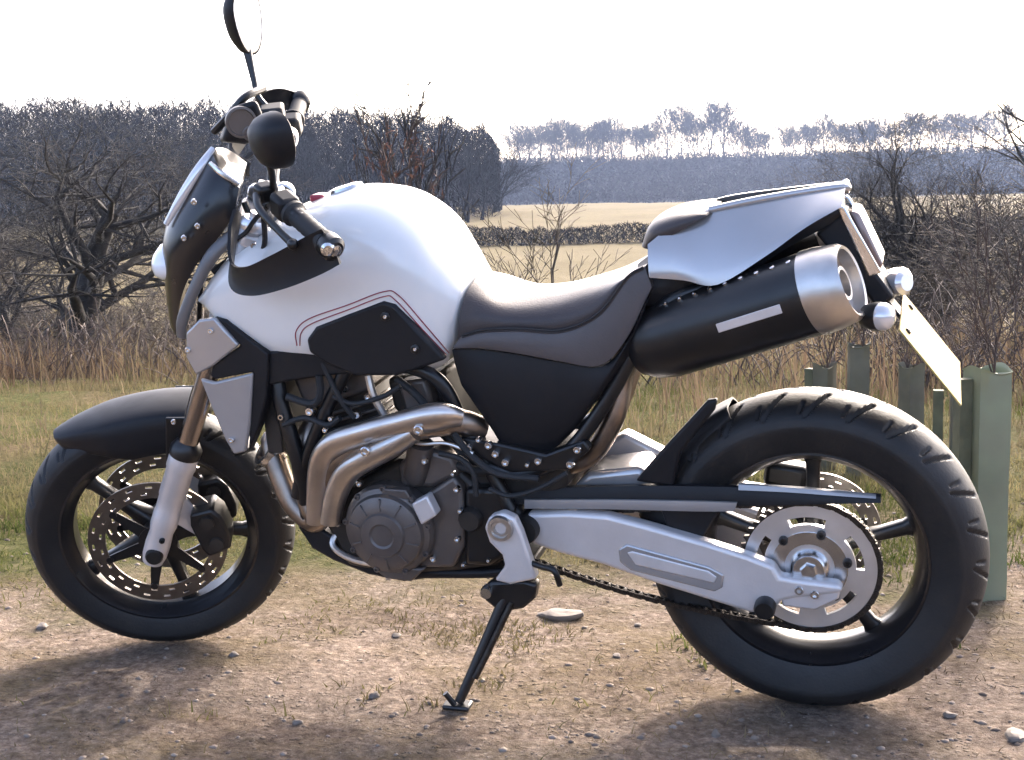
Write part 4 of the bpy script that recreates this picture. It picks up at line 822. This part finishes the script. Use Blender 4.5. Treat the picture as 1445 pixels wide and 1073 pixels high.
# far ridge: a broken row of winter trees on the crest
rd = random.Random(11)
protos = [tree_obj('bare_tree', gen_tree(100+k, 9.5, .15, 5, .12, .50, .20, (10, 5, 4, 3), rmin=.034), (0, 0, 0), (1, 1, 1), 0, 'bark_far', 'bare winter tree standing against the sky on the distant ridge', 'tree', 'bare trees along the ridge') for k in range(4)]
for o in protos:
    n = 640; t_ = rng.random(n)**.8; a_ = rng.random(n)*6.3; q_ = np.sqrt(rng.random(n))*2.5*np.sin(np.pi*np.clip(t_*.82+.12, 0, 1))**.8
    g_ = rng.normal(size=(n, 3)); g_[:, 2] = np.abs(g_[:, 2])+1.0; g_[:, :2] += np.stack([np.cos(a_), np.sin(a_)], 1)*.5; g_ /= np.linalg.norm(g_, axis=1)[:, None]; h_ = np.cross(g_, rng.normal(size=(n, 3))); h_ /= np.linalg.norm(h_, axis=1)[:, None]
    c_ = np.stack([q_*np.cos(a_), q_*np.sin(a_), .8+t_*7.9], 1); s_ = .35+.45*rng.random((n, 1)); V = np.stack([c_-g_*s_, c_+h_*.07, c_+g_*s_], 1).reshape(-1, 3)
    tw = np_mesh('twigs', V, np.arange(3*n).reshape(n, 3), 'bark_far'); tw.parent = o
ridge = [(734, 40), (756, 46), (796, 50), (836, 48), (858, 52), (916, 50), (1064, 46), (1072, 38), (1138, 42), (1150, 50), (1178, 48), (1206, 44), (1230, 46), (1318, 56), (1336, 60), (1352, 54), (1372, 60), (742, 55), (770, 50), (786, 58), (806, 60), (822, 62), (848, 60), (868, 62), (884, 50), (905, 45), (930, 58), (946, 64), (966, 75), (984, 72), (1004, 70), (1026, 72), (1046, 60), (1084, 40), (1106, 48), (1122, 44), (1165, 62), (1196, 50), (1218, 52), (1242, 55), (1262, 48), (1284, 56), (1300, 66), (1390, 60), (1418, 64)]
for i, (px, hpx) in enumerate(ridge):
    D = 522+rd.uniform(-4, 16); b_ = base_at(px, D); k = hpx*D/FPX/8.2; s_ = (k*rd.uniform(.85, 1.15), k*rd.uniform(.85, 1.15), k)
    b_.z -= hpx*D/FPX*rd.uniform(0, .22); k *= 1.12
    if i < 4: o = protos[i]; o.location = b_; o.scale = s_; o.rotation_euler = (0, 0, rd.random()*6)
    else: copy_tree(protos[i % 4], b_, s_, rd.random()*6)
# dense wood on the left and the wooded slope below the ridge
def scatter(mb_list, spots):
    out = MB(); V = []; F = []; n = 0
    for (loc, s_, rz, k) in spots:
        v, f = mb_list[k]; c, s2 = math.cos(rz), math.sin(rz)
        w = np.stack([(v[:, 0]*c-v[:, 1]*s2)*s_[0]+loc[0], (v[:, 0]*s2+v[:, 1]*c)*s_[0]+loc[1], v[:, 2]*s_[1]+loc[2]], 1); V.append(w); F.append(f+n); n += len(v)
    return np.concatenate(V), np.concatenate(F)
wt = []
for k in range(5):
    T, C = gen_tree(300+k, 12, .16, 4, .22, .6, .2, (8, 5, 4, 3), (.5, .55, .6, .6), sides=(4, 3, 3, 3), rmin=.02); n0 = len(T.v)
    v = np.array(T.v+C.v); f = [q for q in T.f]+[tuple(i+n0 for i in q) for q in C.f]; wt.append((v, np.array([q for q in f if len(q) == 4])))
sp = []
def wood_top(px): return float(np.interp(px, [-400, 0, 150, 300, 440, 560, 640, 690, 720, 760], [146, 142, 132, 136, 146, 150, 160, 172, 200, 240]))
for k in range(210):
    px = rd.uniform(-420, 722); D = rd.uniform(150, 195); b_ = base_at(px, D); topz = at(px, wood_top(px), D).z; hgt = (topz-b_.z)*rd.uniform(.86, 1.03)
    sp.append((b_, (rd.uniform(.8, 1.25), hgt/11.5), rd.random()*6.3, k % 5))
V, F = scatter(wt, sp); tag(np_mesh('distant_wood', V, F, 'bark_far'), 'dense leafless wood on the rising ground behind the field', 'wood', kind='stuff')
# dense undergrowth closing the wood: many small twiggy leaves in its volume
def base_np(px, D):
    v = (px-W/2)/FPX*D; x, y = CAM.x+fh.x*D+rh.x*v, CAM.y+fh.y*D+rh.y*v; return x, y, hz(x, y)
def leaf_cloud(c, size, rr, thin_=.35, up_=0.):
    c = np.asarray(c); n = len(c); g_ = rr.normal(size=(n, 3)); h_ = rr.normal(size=(n, 3)); g_[:, 2] = np.abs(g_[:, 2])+up_; g_ /= np.linalg.norm(g_, axis=1)[:, None]; h_ = np.cross(g_, h_); h_ /= np.linalg.norm(h_, axis=1)[:, None]
    s_ = size*(.5+rr.random((n, 1))); V = np.stack([c-g_*s_, c+h_*s_*thin_, c+g_*s_], 1).reshape(-1, 3); F = np.arange(3*n).reshape(n, 3); return V, F
n = 120000; px = rng.uniform(-420, 712, n); D = rng.uniform(160, 200, n); x, y, z = base_np(px, D); top_ = np.interp(px, [-400, 0, 150, 300, 440, 560, 640, 690, 720, 760], [146, 142, 132, 136, 146, 150, 160, 172, 200, 240])
dz = ((W/2-px)*rt.z)/FPX; tz = CAM.z+(fw.z+(px-W/2)/FPX*rt.z-(top_+8-H/2)/FPX*up.z)/((fw.x+(px-W/2)/FPX*rt.x-(top_-H/2)/FPX*up.x)*fh.x+(fw.y+(px-W/2)/FPX*rt.y-(top_-H/2)/FPX*up.y)*fh.y)*D
z = z+(tz-z)*rng.random(n)**.85*(.86+.22*vnoise(px*.045, D*.12))
V, F = leaf_cloud(np.stack([x, y, z], 1), .62, rng, .16, .5); tag(np_mesh('wood_undergrowth', V, F, 'hedge', rng.random(len(F))), 'dark twigs and ivy filling the wood behind the field', 'undergrowth', kind='stuff')
n = 90000; px = rng.uniform(690, 1900, n); D = rng.uniform(405, 525, n); x, y, z = base_np(px, D)
V, F = leaf_cloud(np.stack([x, y, z+rng.random(n)*2.2], 1), .8, rng, .3, .2); tag(np_mesh('slope_undergrowth', V, F, 'hedge', rng.random(len(F))), 'grey twiggy scrub over the slope under the ridge', 'undergrowth', kind='stuff')
n = 9000; px = rng.uniform(720, 1900, n); D = rng.uniform(518, 535, n); x, y, z = base_np(px, D)
V, F = leaf_cloud(np.stack([x, y, z+rng.random(n)**2.2*9*vnoise(px*.03, D*0)], 1), 1.1, rng, .2, .9); tag(np_mesh('ridge_scrub', V, F, 'hedge', rng.random(len(F))), 'broken scrub between the trunks along the ridge', 'scrub', kind='stuff')
# hedge across the fields
n = 60000; px = rng.uniform(-500, 2000, n); D = 99+rng.uniform(-.8, .8, n); x, y, z = base_np(px, D)
V, F = leaf_cloud(np.stack([x, y, z+rng.random(n)*(1.0+.5*vnoise(px*.06, D*0))], 1), .22, rng, .2, .3); tag(np_mesh('field_hedge', V, F, 'hedge', rng.random(len(F))), 'low dark clipped hedge crossing the pale fields', 'hedge')

# ------------------------------------------------------------------ nearer trees
b_ = base_at(112, 13); tree_obj('oak_tree', gen_tree(42, 3.4, .17, 6, .24, .85, .34, (12, 7, 5, 4, 3), (.62, .6, .6, .55, .5), droop=.02, sides=(9, 6, 5, 4, 3, 3)), b_, (1.05, 1.05, .80), .6, 'bark', 'spreading bare oak with crooked low branches before the dense wood', 'tree')
b_ = base_at(20, 19); tree_obj('oak_tree', gen_tree(44, 4.2, .13, 6, .24, .8, .3, (11, 7, 5, 4, 3), (.6, .6, .6, .55, .5), droop=.02, sides=(8, 6, 5, 4, 3, 3)), b_, (.8, .8, .66), 2.1, 'bark', 'bare oak half hidden behind the spreading oak', 'tree')
b_ = base_at(1348, 15.5); tree_obj('thorn_tree', gen_tree(58, 3.7, .12, 6, .18, .8, .33, (14, 8, 6, 4, 3), (.55, .6, .6, .55, .5), droop=.04, sides=(8, 6, 5, 4, 3, 3)), b_, (.9, .9, .84), 1.0, 'bark', 'bare dense thorn tree behind the number plate', 'tree')
b_ = base_at(1530, 11); tree_obj('ash_tree', gen_tree(71, 3.8, .07, 5, .3, .6, .25, (7, 5, 4, 3), sides=(7, 5, 4, 3, 3)), b_, (1, 1, 1), 0, 'bark', 'tall slender bare tree whose twigs reach in beside the thorn tree', 'tree')
# tangled scrub bushes on the slope left and right
bp_ = []
for i, (px, D, hgt, w_) in enumerate(((225, 12, .6, 1.5), (40, 15.5, .6, 1.4), (-60, 12, .8, 1.2), (170, 17, .8, 1.6), (245, 20, 1.1, 1.4), (-10, 26, 1.3, 1.4), (-120, 20, 1.8, 1.4), (1270, 13, .9, 1.2), (1440, 12, 1.2, 1.2), (1390, 19, 1.7, 1.4), (1290, 22, 1.5, 1.4), (1500, 16, 1.7, 1.4), (1180, 14, .7, 1.3))):
    grp = 'bare scrub bushes about the oaks' if px < 600 else 'bare scrub bushes about the thorn tree'; lb = 'bare tangled brown bush in the scrub about the oaks' if px < 600 else 'bare tangled brown bush in the scrub about the thorn tree'
    b_ = base_at(px, D); s_ = (w_*hgt, w_*hgt, hgt)
    if i < 4: o = tree_obj('bush', gen_tree(800+i, 1.25, .030, 5, .04, .75, .35, (13, 6, 5, 4), (.75, .6, .55, .5), droop=.03, sides=(5, 4, 3, 3, 3), rmin=.0035), b_, s_, i, 'scrub_twig', lb, 'bush', grp); bp_.append(o)
    else: o = copy_tree(bp_[i % 4], b_, s_, i*1.7); o['label'] = lb; o['group'] = grp
# young saplings
def sapling(px, D, hgt, tr, seed, label, leaves=0, sc_=1., mat_='bark_red', top=None, levels=4, name='sapling', rm=.0045):
    b_ = base_at(px, D); tc = gen_tree(seed, hgt, tr, levels, .3, .55, .16, (6, 4, 3), (.5, .5, .5), sides=(6, 4, 3, 3), rmin=rm); o = tree_obj(name, tc, b_, (sc_, sc_, 1), seed, mat_, label, 'sapling')
    if leaves:
        vs = tc[1].v+tc[0].v; rr = random.Random(seed); vs = [q_ for q_ in vs if .3*hgt < q_[2] < .72*hgt] or vs; cc = [vs[rr.randrange(len(vs))] for _ in range(leaves)]
        V, F = leaf_cloud(np.array(cc)+rng.normal(size=(leaves, 3))*.012, .030, rng); l_ = np_mesh('leaves', V, F, 'dead_leaf', rng.random(len(F))); l_.parent = o
    return o
sapling(570, 7.0, 1.95, .022, 5, 'young beech sapling keeping rusty dead leaves behind the fuel tank', 300, .55, 'bark_red', rm=.008)
sapling(606, 7.4, 1.85, .018, 9, 'thin leafless sapling close beside the rusty leaved beech', 8, .6, 'bark', rm=.007)
sapling(520, 8.2, 1.0, .010, 12, 'short twiggy sapling with a few brown leaves before the dense wood', 40, .7, 'bark_red')
for i, (px, D, hgt, sd, lb) in enumerate(((745, 8.5, .95, 21, 'low reddish shrub stem nearest the tank above the seat'), (790, 8.0, 1.35, 22, 'tallest reddish shrub stem above the middle of the seat'), (838, 8.8, .85, 23, 'reddish shrub stem growing behind the pillion pad end of the seat'))):
    sapling(px, D, hgt, .012, sd, lb, 0, 1.3, 'scrub_twig', name='shrub', rm=.0022)

# tree shelters: square-ish plastic tubes on stakes, each round a whip
def shelter(px, D, hgt, w, rz, label, stake=(-.09, .02), sd=0, lean=0.):
    b_ = base_at(px, D); o = empty('tree_shelter', b_); o.rotation_euler = (lean, 0, rz); tag(o, label, 'tree shelter', 'green tree shelters behind the rear wheel')
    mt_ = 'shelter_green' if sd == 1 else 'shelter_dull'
    def ring(z, k):
        pts = []
        for i in range(24):
            a = 2*math.pi*i/24; c, s_ = math.cos(a), math.sin(a); r_ = w/2*k/max(abs(c), abs(s_))**.75
            pts.append(Vector((r_*c, r_*s_, z)))
        return pts
    zz = [-.03, .1, .3, .5, .7, .9, 1.0]; rings = [ring(z*hgt, 1+.02*math.sin(z*9+sd)) for z in zz]+[[v+Vector((0, 0, .010*math.sin(math.atan2(v.y, v.x)*2+sd))) for v in ring(hgt+.006, 1.05)], [v+Vector((0, 0, .010*math.sin(math.atan2(v.y, v.x)*2+sd))) for v in ring(hgt, .97)]]+[ring(z*hgt, .955) for z in zz[::-1]]
    MB().loft(rings, True, False).build('tube', mt_, o, smooth=35)
    sx, sy = stake; MB().loft([[Vector((sx+x*.016, sy+y*.016, z)) for x, y in ((-1, -1), (1, -1), (1, 1), (-1, 1))] for z in (-.08, hgt*.94, hgt*.97)]).build('stake', 'stake_wood', o, smooth=None)
    tc = gen_tree(500+sd, hgt*2.0, .007, 4, .85, .45, .035, (6, 4, 3), (.4, .5, .5), sides=(5, 4, 3, 3)); tc[0].v += []; m_ = MB(); m_.add(tc[0].v, tc[0].f); m_.add(tc[1].v, tc[1].f); m_.build('whip', 'bark_red', o, smooth=60)
    return o
shelter(1400, 3.18, .555, .088, .5, 'wide pale green tree shelter standing just behind the rear tyre', (-.062, .0), 1)
shelter(1216, 4.6, .45, .072, .2, 'green tree shelter showing above the top of the rear tyre', (.0, .058), 2)
shelter(1168, 4.7, .37, .066, 1.1, 'small far tree shelter under the muffler end', (.0, .056), 3)
shelter(1292, 4.9, .34, .072, .7, 'dull olive tree shelter below the number plate', (.02, .06), 4)
shelter(1364, 4.2, .36, .070, 0, 'dull tree shelter partly hidden by the wide pale one', (-.07, 0), 5)

# ------------------------------------------------------------------ grass, reeds, dead weeds
def blades(n, region, hmin, hmax, wid, lean, name, m, label, dens=None, cat='grass', seed=5):
    rr = np.random.default_rng(seed); u = region[0]+(region[1]-region[0])*rr.random(n*2)**region[4]; px = rr.uniform(region[2], region[3], n*2); v = (px-W/2)/FPX*u
    x, y = CAM.x+fh.x*u+rh.x*v, CAM.y+fh.y*u+rh.y*v
    if dens is not None:
        k = dens(x, y, u) > rr.random(n*2); x, y, u = x[k], y[k], u[k]
    x, y, u = x[:n], y[:n], u[:n]; n = len(x); z = hz(x, y)-.01
    h_ = (hmin+(hmax-hmin)*rr.random(n)**1.7)*(.6+.8*vnoise(x*2.1, y*2.1)); a = rr.uniform(0, 2*np.pi, n); b2 = rr.uniform(0, 2*np.pi, n); l_ = lean*h_*rr.random(n)
    w = wid*(.6+.8*rr.random(n)); dx, dy = np.cos(a)*w, np.sin(a)*w; lx, ly = np.cos(b2)*l_, np.sin(b2)*l_
    p0 = np.stack([x-dx, y-dy, z], 1); p1 = np.stack([x+dx, y+dy, z], 1); p2 = np.stack([x+dx*.7+lx*.35, y+dy*.7+ly*.35, z+h_*.6], 1); p3 = np.stack([x-dx*.7+lx*.35, y-dy*.7+ly*.35, z+h_*.6], 1); p4 = np.stack([x+lx, y+ly, z+h_], 1)
    V = np.stack([p0, p1, p2, p3, p3, p2, p4], 1).reshape(-1, 3)
    i = np.arange(n)*7; T = np.concatenate([np.stack([i, i+1, i+2], 1), np.stack([i, i+2, i+3], 1), np.stack([i+4, i+5, i+6], 1)])
    r1 = np.clip((vnoise(x*1.3+3, y*1.3)-.5)*1.1+(vnoise(x*5, y*5+4)-.5)*.5+.40+rr.random(n)*.4, 0, 1); o = np_mesh(name, V, T, m, np.tile(r1, 3)); tag(o, label, cat, kind='stuff'); return o
def verge(x, y, u): return np.clip((u+(vnoise(x*1.7, y*1.7)-.5)*2.4-3.15)/.6, 0, 1)*(.3+.7*vnoise(x*3.5+5, y*3.5))
blades(120000, (2.7, 8.5, -400, 1850, 1.0), .008, .052, .0024, 1.1, 'grass', 'grass', 'short patchy green and straw grass on the verge behind the track', verge, seed=5)
def tufts(x, y, u):
    k = np.clip((vnoise(x*4.1+21, y*4.1)*.6+vnoise(x*13+2, y*13)*.4-.5)*7, 0, 1); return k*np.clip((u+(vnoise(x*1.3+8, y*1.3)-.5)*1.6-2.85)/.6, 0, 1)
blades(60000, (2.5, 4.8, -300, 1750, 1.), .008, .042, .0022, 1.3, 'grass_tufts', 'tuft', 'low mossy tufts of grass creeping over the edge of the track', tufts, seed=15)
def track(x, y, u): return np.clip(vnoise(x*2.2+11, y*2.2)-.4, 0, 1)*1.6*np.clip((u-1.6)/1.2, .15, 1)
blades(16000, (1.7, 3.8, -300, 1750, 1), .005, .03, .0016, 2.2, 'dead_straw', 'dry_grass', 'flattened bits of straw and dead grass on the dirt track', track, seed=6)
blades(24000, (5.2, 14, -700, 2100, 1.1), .025, .13, .003, .9, 'rough_grass', 'dry_grass', 'tall straw coloured grass growing behind the verge', lambda x, y, u: .25+.75*vnoise(x*.9, y*.9), seed=7)
def reedf(x, y, u): return np.clip(vnoise(x*1.4+2, y*1.4)*1.5, 0, 1)
blades(2000, (5.4, 10.5, 930, 1560, 1), .08, .46, .003, .5, 'dead_reeds', 'weeds', 'brown upright dead stems behind the rear wheel', reedf, 'reeds', seed=8)
blades(5000, (8, 13, -400, 330, 1), .04, .34, .004, .9, 'dead_bracken', 'weeds', 'reddish brown dead bracken below the spreading oak', reedf, 'bracken', seed=9)
blades(9000, (9, 26, -500, 2000, 1.2), .08, .50, .005, .6, 'scrub', 'dry_grass', 'pale rough scrub and dead stems on the slope beyond the grass', reedf, 'scrub', seed=10)
# twiggy bramble heaps on the left and right
def bramble(px, D, n, w, hgt, seed, label):
    rr = random.Random(seed); b_ = base_at(px, D); q = MB()
    for k in range(n):
        p0 = Vector((rr.uniform(-w, w), rr.uniform(-w, w)*.5, 0)); d = Vector((rr.uniform(-1, 1), rr.uniform(-1, 1), rr.uniform(.6, 1.6))).normalized(); L = hgt*rr.uniform(.6, 1.4); pts = [p0, p0+d*L*.5, p0+d*L*.85+Vector((d.x, d.y, -.2))*L*.2, p0+d*L*.95+Vector((d.x, d.y, -.6))*L*.45]
        q.tube(pts, [.004, .0035, .003, .0015], 3, 2, cap=False)
    o = q.build('bramble', 'bark_red', None, smooth=60); o.location = b_; tag(o, label, 'bramble'); return o
bramble(185, 9.5, 120, 1.0, .55, 1, 'arching brown bramble stems right of the spreading oak trunk'); bramble(20, 9.0, 100, .8, .45, 2, 'tangled brown bramble at the foot of the half hidden oak')
bramble(1420, 7.2, 150, .7, .6, 3, 'tangled dead bramble behind the wide pale tree shelter'); bramble(1130, 7.5, 130, .9, .45, 4, 'dead bramble tangle under the muffler')
bramble(700, 9.5, 70, .9, .30, 5, 'low bramble twigs behind the seat front')
# ------------------------------------------------------------------ stones on the track
def stone(seed, r_):
    rr = random.Random(seed); q = MB().ball((0, 0, 0), r_, 6); o = Vector((rr.random()*9, rr.random()*9, 0))
    q.v = [tuple(Vector(v)*(1+.55*mnoise.noise(Vector(v)/r_*1.1+o))) for v in q.v]; return q
def gpos(px, py):
    d = fw+(px-W/2)/FPX*rt-(py-H/2)/FPX*up; k = -CAM.z/d.z; p = CAM+d*k; return p.x, p.y
for i, (px, py, wpx, fl, lb) in enumerate(((790, 868, 36, .28, 'broad flat stone on the grass edge behind the side stand'), (1434, 1040, 20, .35, 'pale lump of stone at the right edge of the track'), (870, 926, 8, .7, 'dark pebble between the side stand and the rear tyre'), (528, 985, 9, .7, 'dark pebble on the track ahead of the side stand foot'), (1004, 905, 7, .6, 'small pebble beside the front of the rear tyre'), (330, 925, 8, .6, 'pale pebble just behind the front tyre contact'), (560, 900, 9, .5, 'pale flat pebble on the track below the engine'), (1340, 1010, 10, .5, 'brown stone behind the rear tyre'), (900, 880, 7, .5, 'small stone under the chain'), (60, 885, 12, .5, 'worn stone on the track ahead of the front tyre'), (420, 1020, 8, .5, 'small stone in the middle of the track foreground'), (1010, 1040, 9, .5, 'grey stone in the rear wheel shadow'))):
    x, y = gpos(px, py); r_ = wpx/760; o = stone(i, r_).build('stone', 'stone', None, smooth=50); o.location = (x, y, float(hz(x, y))+r_*fl*.30); o.scale = (1, .8, fl); o.rotation_euler = (0, 0, i*1.3); tag(o, lb, 'stone')
# loose gravel, far too many to count
rr = np.random.default_rng(21); n = 9000; u = rr.uniform(1.7, 4.2, n); v = (rr.uniform(-350, 1800, n)-W/2)/FPX*u; x, y = CAM.x+fh.x*u+rh.x*v, CAM.y+fh.y*u+rh.y*v
k = (vnoise(x*2.5, y*2.5)+rr.random(n)*.5 > .55) & ((u < 3.5) | (rr.random(n) < .25)); x, y = x[k], y[k]; n = len(x); s_ = .0022+.009*rr.random(n)**6
ico = np.array([(0, 0, 1), (.9, 0, .3), (.28, .85, .3), (-.72, .53, .3), (-.72, -.53, .3), (.28, -.85, .3), (.6, .3, -.5), (-.5, .5, -.5), (0, -.7, -.5)]); tri = np.array([(0, 1, 2), (0, 2, 3), (0, 3, 4), (0, 4, 5), (0, 5, 1), (1, 6, 2), (2, 6, 7), (2, 7, 3), (3, 7, 4), (4, 7, 8), (4, 8, 5), (5, 8, 1), (1, 8, 6)])
jit = 1+.45*(rr.random((n, 9, 3))-.5); V = ico[None]*jit*s_[:, None, None]*np.array([1, 1, .6]); a = rr.random(n)*6.3; c, s2 = np.cos(a)[:, None], np.sin(a)[:, None]
V = np.stack([V[..., 0]*c-V[..., 1]*s2+x[:, None], V[..., 0]*s2+V[..., 1]*c+y[:, None], V[..., 2]+hz(x, y)[:, None]-s_[:, None]*.12], -1).reshape(-1, 3)
F = (tri[None]+(np.arange(n)*9)[:, None, None]).reshape(-1, 3); tag(np_mesh('gravel', V, F, 'gravel', np.repeat(rr.random(n), 13)), 'loose pale gravel scattered over the dirt track', 'gravel', kind='stuff')

# ------------------------------------------------------------------ air
hb_ = MB(); hb_.add([(x, y, z) for x in (-1500, 1500) for y in (-300, 1700) for z in (-8, 38)], [(0, 1, 3, 2), (4, 6, 7, 5), (0, 4, 5, 1), (2, 3, 7, 6), (0, 2, 6, 4), (1, 5, 7, 3)])
hm = bpy.data.materials.new('haze'); hm.use_nodes = True; hm.node_tree.nodes.remove(hm.node_tree.nodes['Principled BSDF'])
pv_ = hm.node_tree.nodes.new('ShaderNodeVolumePrincipled'); pv_.inputs['Density'].default_value = .0002; pv_.inputs['Color'].default_value = (.52, .66, 1, 1); pv_.inputs['Anisotropy'].default_value = .3
hm.node_tree.links.new(pv_.outputs[0], hm.node_tree.nodes['Material Output'].inputs['Volume']); MATS['haze'] = hm
tag(hb_.build('haze', 'haze', None, smooth=None), 'thin bluish haze filling the valley', 'haze', kind='stuff')
